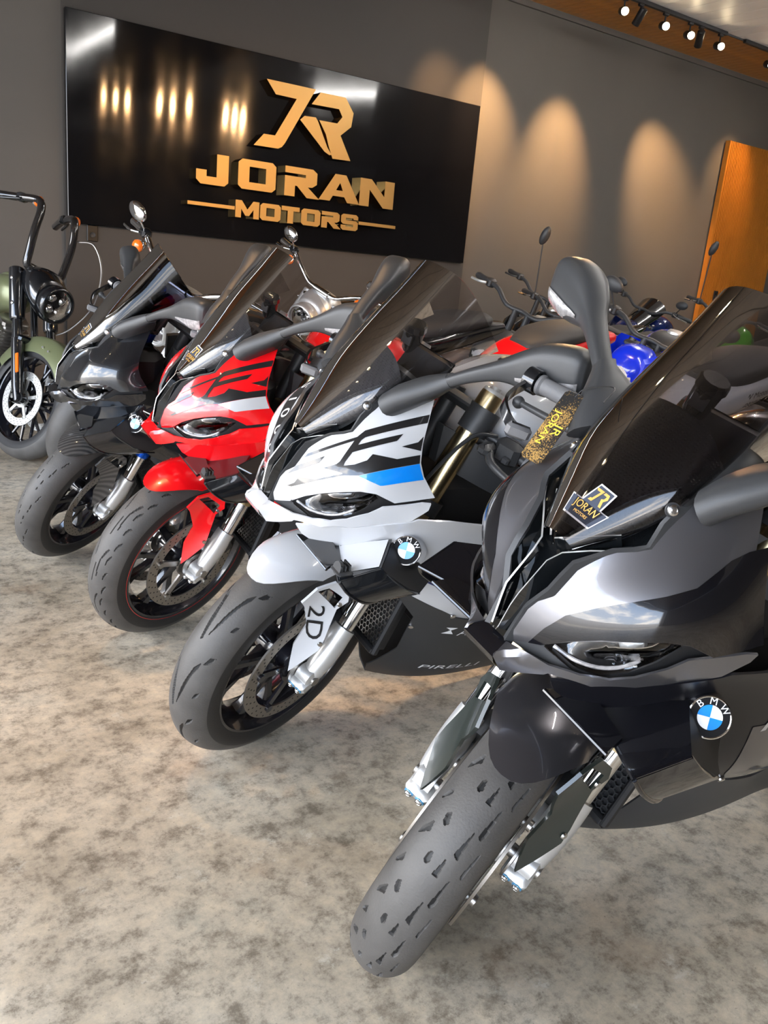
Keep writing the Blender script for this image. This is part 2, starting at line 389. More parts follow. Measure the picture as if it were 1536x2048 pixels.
# outlines measured on the fairings, metres
D = {
    'upper': [[0.096, 0.0238, 0.7231], [0.0798, 0.0255, 0.7754], [0.0714, 0.0475, 0.819], [0.0608, 0.0511, 0.8431], [0.0485, 0.0542, 0.8642], [0.0096, 0.0786, 0.8939], [-0.0079, 0.0971, 0.9048], [-0.0199, 0.1076, 0.9146], [-0.0396, 0.1011, 0.9445], [-0.074, 0.0985, 0.9791], [-0.1068, 0.0923, 1.0058], [-0.1591, 0.1029, 1.0244], [-0.1911, 0.1251, 1.0168], [-0.1794, 0.1394, 0.9918], [-0.1413, 0.1847, 0.9181], [-0.1342, 0.202, 0.8839], [-0.141, 0.2139, 0.858], [-0.1651, 0.236, 0.8186], [-0.1182, 0.2323, 0.8139], [-0.074, 0.2246, 0.8075], [-0.0412, 0.2033, 0.8192], [-0.0108, 0.1884, 0.8199], [0.026, 0.1719, 0.8135], [0.048, 0.1421, 0.7971], [0.0583, 0.0991, 0.768], [0.0687, 0.0613, 0.7365], [0.0824, 0.0415, 0.7281]],
    'upper_seeds': [[0.096, 0.024, 0.723], [0.076, 0.036, 0.79], [0.069, 0.061, 0.735], [-0.015, 0.189, 0.82], [-0.072, 0.224, 0.807], [-0.018, 0.104, 0.915], [0.05, 0.052, 0.862], [-0.096, 0.124, 0.973], [0.01, 0.085, 0.89], [-0.165, 0.238, 0.815], [-0.19, 0.165, 0.96], [0.012, 0.178, 0.832], [0.067, 0.087, 0.792], [0.008, 0.146, 0.866], [-0.092, 0.165, 0.933], [-0.12, 0.208, 0.87], [-0.17, 0.205, 0.88], [0.038, 0.098, 0.862]],
    'rr1': [[0.059, 0.0637, 0.8391], [0.0528, 0.0665, 0.8496], [-0.0235, 0.121, 0.9079], [-0.0372, 0.1233, 0.9231], [-0.1657, 0.1532, 0.9683], [-0.1579, 0.1624, 0.9539], [-0.035, 0.1327, 0.912], [-0.028, 0.1311, 0.9048], [-0.0223, 0.1332, 0.8956], [-0.099, 0.1672, 0.9339], [-0.0847, 0.1711, 0.9205], [-0.0099, 0.1363, 0.8811], [0.0104, 0.1449, 0.865], [0.0147, 0.1486, 0.8598], [-0.0051, 0.1584, 0.8653], [-0.0296, 0.1647, 0.8761], [-0.0409, 0.1631, 0.8884], [-0.0814, 0.1902, 0.8892], [-0.1326, 0.195, 0.8986], [-0.1305, 0.2025, 0.8828], [-0.0067, 0.1765, 0.8502], [0.0188, 0.1614, 0.845], [0.0706, 0.0599, 0.7703], [0.0739, 0.0479, 0.7667], [0.0699, 0.0663, 0.7828], [0.0683, 0.0756, 0.8015], [0.0541, 0.1138, 0.8142], [0.0204, 0.1575, 0.8466], [0.0202, 0.1565, 0.8479], [0.0414, 0.1171, 0.841], [0.0245, 0.1364, 0.8579], [0.0177, 0.1372, 0.8637], [-0.0184, 0.1221, 0.8999]],
    'rr2': [[0.0692, 0.057, 0.8179], [0.0356, 0.1052, 0.8617], [0.0441, 0.1024, 0.8456], [0.0752, 0.0408, 0.7907]],
    'rr3': [[-0.0922, 0.1806, 0.9123], [-0.1295, 0.1822, 0.9212], [-0.1443, 0.1768, 0.9311], [-0.1346, 0.1913, 0.9058]],
    'stripe': [[-0.0066, 0.1769, 0.8496], [-0.1303, 0.2027, 0.8824], [-0.1332, 0.2084, 0.87], [-0.1397, 0.2165, 0.8524], [-0.0527, 0.2031, 0.8377], [-0.0475, 0.2008, 0.8368]],
    'gline': [[0.0785, 0.046, 0.7308], [0.0732, 0.0503, 0.7473], [0.0709, 0.0574, 0.7637], [0.0671, 0.0818, 0.8007], [0.0466, 0.1128, 0.8326], [0.0314, 0.1327, 0.8502], [-0.015, 0.1564, 0.872], [-0.0502, 0.1706, 0.8892], [-0.0761, 0.1737, 0.91], [-0.1016, 0.174, 0.9267], [-0.1356, 0.1732, 0.9353], [-0.1752, 0.1751, 0.9392]],
    'strip': [[0.1, 0.026, 0.722], [0.0791, 0.1, 0.7397], [0.0539, 0.129, 0.7322], [0.0248, 0.1562, 0.7379], [-0.0051, 0.1722, 0.746], [-0.044, 0.1892, 0.7654], [-0.0681, 0.1988, 0.7833], [-0.1028, 0.2161, 0.7947], [-0.1381, 0.2333, 0.8059], [-0.157, 0.2397, 0.8049], [-0.1573, 0.2357, 0.7897], [-0.1347, 0.2182, 0.754], [-0.0826, 0.2003, 0.742], [-0.0178, 0.1709, 0.7247], [0.0359, 0.1408, 0.7168], [0.0667, 0.0884, 0.7032], [0.0996, 0.039, 0.6833], [0.1239, 0.0231, 0.6902]],
    'side_front': [[0.0667, 0.0884, 0.7032], [0.0359, 0.1408, 0.7168], [-0.0178, 0.1709, 0.7247], [-0.0826, 0.2003, 0.742], [-0.1347, 0.2182, 0.754], [-0.1472, 0.2236, 0.7613], [-0.2214, 0.2404, 0.7551]],
    'navy': [[-0.2273, 0.2063, 0.5848], [-0.246, 0.2122, 0.5889], [-0.3393, 0.2286, 0.5779], [-0.342, 0.2251, 0.5457], [-0.2797, 0.2172, 0.5604]],
    'bl': [[-0.1261, 0.1786, 0.6127], [-0.1485, 0.1866, 0.6198], [-0.1735, 0.1953, 0.6362], [-0.1953, 0.2029, 0.6471], [-0.1899, 0.2, 0.6342], [-0.1804, 0.1958, 0.6198], [-0.1706, 0.1931, 0.6221], [-0.1499, 0.1863, 0.6155]],
}
# ---------------------------------------------------------------- sports motorcycle (x forward, y to its left, z up; origin under the front axle)
RAKE = math.radians(24); AX = arr((-math.sin(RAKE), 0, math.cos(RAKE))); A0 = arr((0.10, 0, 0))
def turn(a):
    return Matrix.Translation(Vector(A0)) @ Matrix.Rotation(a, 4, Vector(AX)) @ Matrix.Translation(-Vector(A0))
def poly2(surf, pts): return surf.to2(pts)
UPS = Surf(D['upper'] + D['upper_seeds'], deg=4)
def piece(surf, pts, step=.011, off=0., thick=0., holes=(), name='m'):
    V, F = sheet(surf, surf.to2(pts), step, off, thick, [surf.to2(h) for h in holes]); return mesh(name, V, F)
STRIP = [[.100, .026, .722], [.096, .050, .726], [.079, .092, .727]] + D['strip'][2:-2] + [[.070, .085, .700], [.105, .036, .678], [.126, .034, .706]]
SIDE = D['side_front'] + [[-.30, .243, .742], [-.45, .245, .715], [-.66, .225, .62], [-.62, .215, .50], [-.46, .20, .43], [-.36, .205, .455], [-.305, .207, .487], [-.20, .19, .545], [-.09, .16, .60], [0, .125, .645], [.05, .10, .675]]
SIDES = Surf(SIDE + [[-.156, .203, .699], [-.08, .192, .69], [-.3, .225, .6], [-.45, .232, .58], [-.2, .205, .62]], deg=3)
STRIPS = Surf(STRIP + [[.02, .150, .722], [-.06, .196, .760]], deg=4)
BELLY = [[-.290, .004, .147], [-.276, .012, .190], [-.293, .100, .298], [-.266, .160, .442], [-.205, .158, .512], [-.20, .19, .540], [-.305, .207, .487], [-.36, .205, .455], [-.46, .20, .43], [-.66, .19, .42], [-.80, .165, .38], [-.82, .12, .17], [-.55, .085, .150]]
BELS = Surf(BELLY + [[-.42, .16, .30], [-.6, .17, .30], [-.36, .105, .235], [-.5, .13, .225]], deg=3)
def tyre_mesh(pattern, N, Mm, R=.24, r=.06, rimr=.218, depth=.0042, hw=None, twidth=.060):
    ph = np.radians(np.linspace(-76, 76, Mm)); prof = [(R + r * math.cos(p), twidth * math.sin(p)) for p in ph]
    tail = [(R + r * math.cos(math.radians(p)), twidth * math.sin(math.radians(p))) for p in (86, 98, 112)] + [(rimr + .006, twidth * .82), (rimr - .002, twidth * .78)]
    full = [(a, -b) for a, b in tail[::-1]] + prof + tail; k = len(full); base = len(tail)
    P = arr(full); ang = np.arange(N) * 2 * PI / N
    rad = np.repeat(P[None, :, 0], N, 0); yy = np.repeat(P[None, :, 1], N, 0)
    mi = np.zeros((N, k - 1), int); mi[:, :base] = 1; mi[:, k - 1 - base:] = 1
    if pattern:
        per, polys = pattern; A = np.degrees(ang)[:, None] % per; PH = np.degrees(ph)[None]; G = np.zeros((N, Mm), bool)
        for pl in polys:
            for sh in (-per, 0, per):
                G |= inside(np.stack([np.broadcast_to(A + sh, G.shape).ravel(), np.broadcast_to(PH, G.shape).ravel()], -1), pl).reshape(G.shape)
        rad[:, base:base + Mm] -= depth * G * np.cos(ph)[None]; yy[:, base:base + Mm] -= depth * G * np.sin(ph)[None]
        g = G & np.roll(G, -1, 0); g2 = g[:, :-1] & g[:, 1:]; mi[:, base:base + Mm - 1][g2] = 2
    V = np.stack([rad * np.cos(ang)[:, None], yy, rad * np.sin(ang)[:, None]], -1).reshape(-1, 3)
    I = np.arange(N)[:, None]; J = np.arange(k - 1)[None]; I2 = (I + 1) % N
    F = np.stack([I * k + J, I * k + J + 1, I2 * k + J + 1, I2 * k + J], -1).reshape(-1, 4)
    me = bpy.data.meshes.new('tyre'); me.vertices.add(len(V)); me.vertices.foreach_set('co', V.ravel()); me.loops.add(F.size); me.polygons.add(len(F))
    me.loops.foreach_set('vertex_index', F.ravel()); me.polygons.foreach_set('loop_start', np.arange(len(F)) * 4); me.polygons.foreach_set('loop_total', np.full(len(F), 4))
    for i in range(3): me.materials.append(None)
    me.polygons.foreach_set('material_index', mi.ravel()); me.update(calc_edges=True); me.validate(); return finish(me, 50)
PAT = {
 'wedge': (24, [[(1, 4), (7, 8), (1, 12)], [(9, 12), (17, 17), (8, 21), (8.5, 16)], [(17, 24), (27, 29), (17.5, 33), (16, 29)], [(5, 38), (13, 42), (12.5, 44), (4, 42)],
      [(3, -8), (6, -12), (4.6, -17), (2.6, -16), (1.8, -12)], [(14, -18), (17, -24), (16, -29), (14, -27), (13, -22)], [(9, -34), (12, -38), (8, -50), (6, -50), (8.4, -39)], [(21, -42), (23, -46), (19, -56), (18, -55)]]),
 'flash': (36, [[(2, 4), (14, 8), (24, 16), (27, 24), (24.5, 25), (20, 18), (10, 12)], [(0, -3), (10, -10), (19, -24), (22, -34), (19.6, -35), (16, -26), (6, -15), (-1, -7)],
      [(27, 30), (31, 36), (32, 46), (30, 45), (28, 38)], [(20, -38), (25, -44), (27, -54), (25, -54), (22, -46)], [(9, 36), (12, 40), (13, 48), (11.2, 47), (9.6, 42)]]),
 'arc': (30, [[(0, -2), (12, -1.2), (12, .8), (0, 0)], [(4, 12), (9, 8), (15, 9), (21, 16), (23, 22), (22, 23), (19, 17.4), (14.6, 10.8), (9.4, 10), (5, 13.4)],
      [(12, 28), (15, 27), (18, 30), (20, 36), (19, 37), (16.6, 32), (14.4, 29.5)], [(22, 34), (25, 33.5), (28, 38), (29.4, 44), (28.4, 45), (26.4, 40), (24.4, 36)], [(2, 32), (5, 31), (8, 35), (9.5, 41), (8.6, 42), (6.8, 37.6), (4.6, 33.6)],
      [(16, -14), (22, -20), (28, -34), (27, -35), (21, -23), (15.4, -16)], [(4, -26), (9, -30), (15, -44), (14, -45), (8, -33), (3.4, -28)]]),
 'slash': (30, [[(2, 6), (10, 8), (9.6, 10), (2, 7.5)], [(14, 16), (21, 19), (20.6, 21), (14, 18)], [(24, 26), (30, 31), (29.4, 33), (23.6, 28)], [(8, -12), (16, -17), (15.6, -19), (8, -14)], [(20, -24), (27, -31), (26.4, -33), (19.6, -26)]]),
}
def rim_mesh(R=.218, w=.056, ns=5, hub=.034, red=False):
    b = B()
    b.rev([(R + .004, -w), (R + .007, -w + .004), (R - .004, -w + .012), (R - .022, -w + .030), (R - .026, 0), (R - .022, w - .030), (R - .004, w - .012), (R + .007, w - .004), (R + .004, w), (R - .006, w - .002), (R - .012, w - .012), (R - .032, w - .034), (R - .036, 0), (R - .032, -w + .034), (R - .012, -w + .012), (R - .006, -w + .002)], n=64, closed=True)
    b.rev([(.012, -.055), (hub, -.055), (hub + .006, -.03), (hub + .006, .03), (hub, .055), (.012, .055)], n=32, closed=True)
    for i in range(ns):
        for d in (-1, 1):
            a0 = 2 * PI * i / ns; a1 = a0 + d * .30
            p0 = arr((math.cos(a0 + d * .16) * hub, d * .018, math.sin(a0 + d * .16) * hub)); p1 = arr((math.cos(a1) * (R - .03), d * .006, math.sin(a1) * (R - .03))); t = (p1 - p0) / np.linalg.norm(p1 - p0); y = arr((0, 1, 0)); s_ = np.cross(t, y); s_ /= np.linalg.norm(s_)
            rings = []
            for q, (hw, hh) in zip((0, .5, .85, 1), ((.017, .014), (.010, .012), (.012, .014), (.022, .018))):
                c = p0 + (p1 - p0) * q; rings.append([c + s_ * hw * x + y * hh * z for x, z in ((-1, -.6), (-.6, -1), (.6, -1), (1, -.6), (1, .6), (.6, 1), (-.6, 1), (-1, .6))])
            b.loft(rings)
    return b.mesh('rim')
def disc_mesh(y, ro=.16, ri=.127, th=.005):
    b = B(); b.rev([(ri, y - th / 2), (ro, y - th / 2), (ro, y + th / 2), (ri, y + th / 2)], n=72, closed=True)
    return b.mesh('brake_disc', ang=30)
def holes_mesh(y, ro=.16, ri=.127, n=34, th=.005):
    b = B()
    for i in range(n):
        for j in range(3):
            a = 2 * PI * (i + j * .33) / n; r = ri + (ro - ri) * (.2 + .3 * j); c = arr((r * math.cos(a), 0, r * math.sin(a)))
            for sd in (-1, 1):
                ring = [c + arr((.0028 * math.cos(t), y + sd * (th / 2 + .0004), .0028 * math.sin(t))) for t in np.arange(6) * PI / 3 * -sd]
                b.add(ring, [tuple(range(6))])
    return b.mesh('hole')
def carrier_mesh(y, ri=.127):
    b = B(); b.rev([(.03, y - .004), (.05, y - .004), (.05, y + .004), (.03, y + .004)], n=32, closed=True)
    for i in range(5):
        a = 2 * PI * i / 5 + .3; u = arr((math.cos(a), 0, math.sin(a))); v = arr((-math.sin(a), 0, math.cos(a)))
        R = np.stack([u, arr((0, 1, 0)), v], 1); b.box(u * .088 + arr((0, y, 0)), (.088, .006, .018), R); b.rev([(0, y + .010), (.010, y + .010), (.010, y - .008)], c=u * (ri + .001), n=14)
    return b.mesh('disc_carrier')
def screen_pt(u, v, ins=0.0, ys=1.0):
    cv = arr([(.047, .884), (-.022, .985), (-.096, 1.081), (-.165, 1.164), (-.222, 1.236)]); sv = arr([(.038, .030, .872), (-.012, .070, .908), (-.052, .101, .962), (-.150, .114, 1.028), (-.330, .124, 1.098)]); tv = arr((0, .12, .35, .6, 1.)); cvv = arr((0, .25, .5, .75, 1.))
    c = arr((np.interp(v, cvv, cv[:, 0]), np.interp(v, cvv, cv[:, 1]))); s_ = arr([np.interp(v, tv, sv[:, i]) for i in range(3)])
    q = abs(u) * PI / 2; k = (1 - math.cos(q)) ** (.92 + .75 * v); y = s_[1] * math.sin(q) * ys; x = c[0] + (s_[0] - c[0]) * k; z = c[1] + (s_[2] - c[1]) * k
    return arr((x - ins * .75, math.copysign(max(0, y - ins * .35), u), z - ins * .45))
def screen_mesh(v0, v1, nu, nv, ins, ys, th, name):
    us = np.linspace(-1, 1, nu); vs_ = np.linspace(v0, v1, nv)
    # smooth the lengthwise curves before sampling
    P = np.array([[screen_pt(u, v, ins, ys) for u in us] for v in np.linspace(v0, v1, 41)])
    for _ in range(10): P[1:-1] = (P[:-2] + 2 * P[1:-1] + P[2:]) / 4
    idx = np.round(np.linspace(0, 40, nv)).astype(int); P = P[idx]
    gu = np.gradient(P, axis=1); gv = np.gradient(P, axis=0); N = np.cross(gv, gu); N /= np.linalg.norm(N, axis=-1)[..., None] + 1e-12
    if N[nv // 2, nu // 2, 0] < 0: N = -N
    V = np.concatenate([P.reshape(-1, 3), (P - N * th).reshape(-1, 3)]); n = nu * nv; F = []
    for i in range(nv - 1):
        for j in range(nu - 1):
            a = i * nu + j; f = (a, a + nu, a + nu + 1, a + 1); F.append(f); F.append(tuple(x + n for x in f[::-1]))
    ed = [i for i in range(nu)] + [i * nu + nu - 1 for i in range(1, nv)] + [(nv - 1) * nu + j for j in range(nu - 2, -1, -1)] + [i * nu for i in range(nv - 2, 0, -1)]
    for a, b_ in zip(ed, ed[1:] + ed[:1]): F.append((a, b_, b_ + n, a + n))
    return mesh(name, V, F, ang=60)
MIRP = [(-.158, .185, 1.052), (-.185, .225, 1.083), (-.215, .265, 1.108), (-.240, .295, 1.122), (-.262, .330, 1.135), (-.280, .368, 1.146), (-.292, .398, 1.152), (-.297, .412, 1.154)]
MIRR = [(.015, .012), (.017, .014), (.020, .020), (.028, .034), (.034, .048), (.036, .050), (.034, .045), (.024, .032)]
def mirror_rings(off=0, lo=0, hi=2 * PI, n=24, i0=0, i1=None):
    P = smooth_path([(*p, *r) for p, r in zip(MIRP, MIRR)], 5); C, fr = frames(P[:, :3]); rings = []
    for i, (c, (t, u, v), (ra, rb)) in enumerate(zip(C, fr, P[:, 3:])):
        up = arr((0, 0, 1)) - t * t[2]; up /= np.linalg.norm(up); sd = np.cross(up, t)
        if sd[0] < 0: sd = -sd
        qs = lo + (hi - lo) * np.arange(n) / (n if hi - lo > 6 else n - 1)
        rings.append([c + sd * (ra * math.copysign(abs(math.cos(q)) ** .6, math.cos(q)) + off * math.cos(q)) + up * (rb * math.copysign(abs(math.sin(q)) ** .6, math.sin(q)) + off * math.sin(q)) for q in qs])
    return rings[i0:i1]
def mirror_head():
    b = B(); r = mirror_rings(); b.loft(r)
    V = arr(b.V); e1 = arr(r[20]); n = np.cross(e1[6] - e1[0], arr(r[21])[0] - e1[0]); b2 = b.mesh('mirror', ang=60)
    return fix_normals(b2)
def mirror_base():
    b = B(); sp = [((-.128, .106, .982), .074, .028), ((-.135, .122, 1.002), .066, .028), ((-.145, .145, 1.022), .052, .026), ((-.152, .166, 1.038), .034, .022), ((-.160, .187, 1.054), .019, .017), ((-.166, .195, 1.060), .018, .016)]
    rings = []
    ax = arr((-.12, .72, .66)); ax /= np.linalg.norm(ax); fx = arr((.93, .02, -.30)); fx = fx - ax * (fx @ ax); fx /= np.linalg.norm(fx); fz = np.cross(ax, fx)
    for c, ra, rb in sp: rings.append([arr(c) + fx * ra * math.copysign(abs(math.cos(q)) ** .7, math.cos(q)) + fz * rb * math.copysign(abs(math.sin(q)) ** .7, math.sin(q)) for q in np.arange(20) * 2 * PI / 20])
    b.loft(rings); return b.mesh('mirror_base', ang=50)
def signal_mesh():
    b = B(); R = mirror_rings(.0018, -1.15, -.12, 9, 14, 33); w = []
    for i, r in enumerate(R):
        k = i / (len(R) - 1); top = r[8]; bot = r[0]; f = .35 + .65 * min(1, k * 2.2); w.append([arr(top) + (arr(q) - arr(top)) * f for q in r])
    b.loft(w, closed=False, cap=False); return fix_normals(b.mesh('turn_signal', ang=60), (.6, 0, -.3))
def mudguard_mesh():
    na, nq = 26, 17; V = []
    for th in (0, .0028):
        for i in range(na):
            for j in range(nq):
                q = (j / (nq - 1) * 2 - 1) * 1.32; a0 = 60 + 26 * abs(math.sin(q)) ** 2.4; a1 = 152; a = math.radians(a0 + (a1 - a0) * i / (na - 1)); drop = .052 * (1 - math.cos(q)) ** 1.05
                bul = 1 + .10 * math.exp(-((math.degrees(a) - 75) / 25) ** 2); R = .326 - th - drop
                V.append((R * math.cos(a), math.sin(q) * .080 * bul * (1 - th * 8), .30 + R * math.sin(a)))
    n = na * nq; F = []
    for i in range(na - 1):
        for j in range(nq - 1): f = (i * nq + j, (i + 1) * nq + j, (i + 1) * nq + j + 1, i * nq + j + 1); F.append(f[::-1]); F.append(tuple(x + n for x in f))
    ed = list(range(nq)) + [i * nq + nq - 1 for i in range(1, na)] + [(na - 1) * nq + j for j in range(nq - 2, -1, -1)] + [i * nq for i in range(na - 2, 0, -1)]
    for a, b_ in zip(ed, ed[1:] + ed[:1]): F.append((a, b_, b_ + n, a + n))
    return mesh('mudguard', V, F, ang=60)
LEG = [(.072, .082, .534), (.042, .085, .571), (.001, .103, .583), (-.033, .120, .553), (-.033, .122, .532), (-.006, .124, .513), (.012, .126, .438), (.022, .127, .411), (.066, .114, .357), (.067, .092, .341), (.064, .088, .412), (.039, .082, .467), (.058, .080, .519)]
WIN = [(.043, .093, .564), (.017, .101, .569), (-.020, .120, .541), (-.003, .119, .515)]
LEGS = Surf(LEG, deg=2)
def honeycomb(w, h, cell, bar, th):
    b = B(); dx = cell * math.sqrt(3); dy = cell * 1.5; nx = int(w / dx) + 1; ny = int(h / dy) + 1
    for j in range(ny):
        for i in range(nx):
            cx = -w / 2 + i * dx + (dx / 2 if j % 2 else 0); cy = -h / 2 + j * dy
            if abs(cx) > w / 2 or abs(cy) > h / 2: continue
            o = [(cx + cell * math.sin(k * PI / 3), cy + cell * math.cos(k * PI / 3)) for k in range(6)]; r = [(cx + (cell - bar) * math.sin(k * PI / 3), cy + (cell - bar) * math.cos(k * PI / 3)) for k in range(6)]
            V = [(0, x, z) for x, z in o] + [(0, x, z) for x, z in r] + [(-th, x, z) for x, z in r]
            F = [(k, k + 6, (k + 1) % 6 + 6, (k + 1) % 6) for k in range(6)] + [(k + 6, k + 12, (k + 1) % 6 + 12, (k + 1) % 6 + 6) for k in range(6)]
            b.add(V, F)
    return b.mesh('radiator_mesh')
def emblem(parent, surf, cpt, r=.030):
    q = surf.to2(cpt); c = arr(cpt); n = arr((.62, .62, .48)); n /= np.linalg.norm(n); up = arr((.05, 0, 1)); up = up - n * (n @ up); up /= np.linalg.norm(up); ax = np.cross(up, n); c = c + n * .024
    b = B(); b.rev([(r * 1.35, -.045), (r * 1.12, -.012), (r * 1.06, .002), (r * 1.04, .0045), (r * .99, .005), (r * .95, .0042)], c=c, axis=n, n=48, m=0)
    def ringpts(rr, h, k=48): return [c + n * h + (ax * math.cos(2 * PI * i / k) + up * math.sin(2 * PI * i / k)) * rr for i in range(k)]
    b.add(ringpts(r * .96, .0042) + ringpts(r * .60, .0044), [(i, (i + 1) % 48, 48 + (i + 1) % 48, 48 + i) for i in range(48)], 1)
    for qd in range(4):
        P = [c + n * .0046] + [c + n * .0046 + (ax * math.cos(PI / 2 * qd + PI / 2 * i / 10) + up * math.sin(PI / 2 * qd + PI / 2 * i / 10)) * r * .60 for i in range(11)]
        b.add(P, [(0, i, i + 1) for i in range(1, 11)], 2 if qd in (1, 3) else 3)
    for ch, an in (('B', 138), ('M', 90), ('W', 42)):
        a = math.radians(an); d = ax * math.cos(a) + up * math.sin(a); tx = ax * math.sin(a) - up * math.cos(a); put_text(b, ch, r * .50, c + d * r * .78 + n * .0047, tx, d, 0, 4)
    return place('emblem', b.mesh('emblem', 5, 50), [chrome, decalmatt, emblue, emwhite, textwhite], parent, label='round blue and white badge with BMW lettering')
def decal(name, parent, surf, pts, m, side=1, off=.0009, key=None, label=None, step=.009):
    me = cached((key or str(pts[:2]), off), lambda: piece(surf, pts, step, off, 0, name=name))
    if side < 0: me = cached((key or str(pts[:2]), off, 'r'), lambda me=me: mirrored(me, name))
    return place(name, me, m, parent, label=label)
def sport_bike(label, M, steer, c):
    root = empty('sport_motorcycle', M); tag(root, label, 'motorcycle')
    S = turn(steer)
    def both(name, key, fn, mats, M=None, side=(1, -1), par=root):
        out = []
        for s_ in side:
            me = cached(key, fn)
            if s_ < 0: me = cached((key, 'r'), lambda me=me: mirrored(me, name))
            out.append(place(name, me, mats, par, M))
        return out
    # upper fairing with its print
    ups = both('upper_fairing', 'upper', lambda: piece(UPS, D['upper'], .011, 0, .004, name='upper_fairing'), c['upper'])
    for s_, o in zip((1, -1), ups):
        if c.get('rr'):
            if s_ > 0:
                for k in ('rr1', 'rr2', 'rr3'): decal('lettering', o, UPS, D[k], decalblack, s_, key=k)
                decal('stripe', o, UPS, D['stripe'], c['stripe'], s_, key='stripe')
        if c.get('twotone'):
            bp = D['gline'] + [[-.165, .236, .819], [-.118, .233, .814], [-.074, .225, .808], [-.042, .202, .819], [-.011, .188, .82], [.02, .163, .808], [.036, .124, .787], [.052, .089, .762], [.069, .061, .736]]
            tr = UPS.to2(bp); decal('lower_band', o, UPS, bp, blackmet, s_, key='gband', off=.0007)
    if c.get('rr'):   # white lettering on a black band along the right edge
        band = [[.086, .034, .765], [.074, .047, .818], [.055, .060, .856], [.018, .088, .893], [-.02, .118, .915], [-.05, .118, .955], [-.085, .116, .99], [-.06, .135, .965], [-.02, .130, .918], [.03, .098, .880], [.062, .070, .835], [.076, .050, .785]]
        if c.get('sband'):
            cen = smooth_path([[.078, .056, .772], [.066, .073, .822], [.040, .100, .864], [.002, .128, .898], [-.045, .143, .940]], 6); e1 = []; e2 = []
            for i, p in enumerate(cen):
                t = cen[min(i + 1, len(cen) - 1)] - cen[max(i - 1, 0)]; n = UPS.normal(UPS.to2(p))[0]; sd = np.cross(n, t); sd /= np.linalg.norm(sd); w = .016 + .008 * i / len(cen); e1.append(p + sd * w); e2.append(p - sd * w)
            me = cached('sband', lambda: mirrored(piece(UPS, e1 + e2[::-1], .009, .0008, 0, name='side_band'), 'side_band')); bo = place('side_band', me, decalblack, ups[1])
            def nums():
                b = B(); V2 = []
                for ch, f in (('S', .90), ('1', .72), ('0', .55), ('0', .36), ('0', .16)):
                    i = f * (len(cen) - 1); k = int(i); p = cen[k] + (cen[min(k + 1, len(cen) - 1)] - cen[k]) * (i - k); t = cen[min(k + 1, len(cen) - 1)] - cen[max(k - 1, 0)]; t /= np.linalg.norm(t)
                    n = UPS.normal(UPS.to2(p))[0]; sd = np.cross(n, t); sd /= np.linalg.norm(sd); V, F = text_mesh(ch, .070)
                    # reads from rear to nose on the right-hand side: mirrored with the panel afterwards
                    b.add([UPS.lift(UPS.to2(p + t * (-v[0] * .78) * 1.0 + sd * v[1] * .62 * 1.0), .0013)[0] for v in V], F)
                me = b.mesh('lettering'); return mirrored(me, 'lettering')
            me = cached('s1000', nums); place('lettering', me, textwhite, bo)
    # intake between the two panels
    def duct():
        E_ = arr([(.094, .022, .726), (.082, .027, .777), (.070, .042, .818), (.060, .049, .843), (.048, .053, .864), (.010, .078, .894), (-.008, .095, .905), (-.020, .104, .914), (-.045, .100, .95)]); V = []; cols = (-1, -.96, -.6, 0, .6, .96, 1)
        for e in E_:
            cx = e[0] + .004
            for k in cols: V.append((e[0] - (.0 if abs(k) == 1 else .028), k * e[1], e[2] - (.0 if abs(k) == 1 else .006)))
        n = len(cols); F = [(i * n + j, i * n + j + 1, (i + 1) * n + j + 1, (i + 1) * n + j) for i in range(len(E_) - 1) for j in range(n - 1)]
        return mesh('intake_duct', V, F)
    du = place('intake_duct', cached('duct', duct), gasm, root)
    def ribbon(P, w, dp, name, two=False):
        b = B(); P = arr(P); rings = []
        for p, (t, u, v) in zip(*frames(P)):
            o = arr((.60, -.30, .45)); o = o - t * (o @ t); o /= np.linalg.norm(o); s_ = np.cross(t, o); rings.append([p + o * a + s_ * q for a, q in ((.001, -w), (.001, w), (-dp, w), (-dp, -w))])
        b.loft(rings)
        if two: b.m = [1] * len(b.F); b.m[:4 * (len(rings) - 1)] = [0 if k % 4 == 0 else 1 for k in range(4 * (len(rings) - 1))]
        return fix_normals(b.mesh(name, 2 if two else 1, ang=25))
    def vane(): return ribbon([(.104, .007, .733), (.099, .011, .775), (.0945, .014, .796), (.078, .0145, .822), (.062, .015, .847), (.045, .022, .862), (.024, .050, .880), (.004, .076, .893), (-.010, .092, .902)], .0013, .030, 'vane', True)
    both('vane', 'vane', vane, [silver, gasm], par=du)  # silver front face paints the light caught on the black vane's edge
    def vane2(): return ribbon([(.050, .004, .876), (.043, .013, .881), (.020, .040, .897), (-.005, .066, .912)], .0013, .022, 'vane', True)
    both('vane', 'vane2', vane2, [silver, gasm], par=du)  # same painted edge light: silver front, black sides
    def trim():
        E_ = arr(D['upper'][:10]); P = E_ + arr((.0035, -.0035, .0015)); P[0] = (.099, .020, .718); return ribbon(P, .0042, .012, 'nose_trim')
    both('nose_trim', 'trim', trim, c.get('trim', plastic))
    # chin and lower strip
    both('lower_strip', 'strip', lambda: piece(STRIPS, STRIP, .010, 0, .004, name='lower_strip'), c['strip'])
    def chin():
        ys = (-.034, -.017, 0, .017, .034); rows = [(.098, .722, .026), (.113, .716, .031), (.127, .706, .034), (.122, .694, .036), (.104, .678, .036), (.085, .672, .034)]; V = [(x, k / .034 * w, z) for x, z, w in rows for k in ys]; n = 5
        F = [(i * n + j, (i + 1) * n + j, (i + 1) * n + j + 1, i * n + j + 1) for i in range(len(rows) - 1) for j in range(n - 1)]; return mesh('chin', V, F)
    place('chin', cached('chin', chin), c['chin'], root)
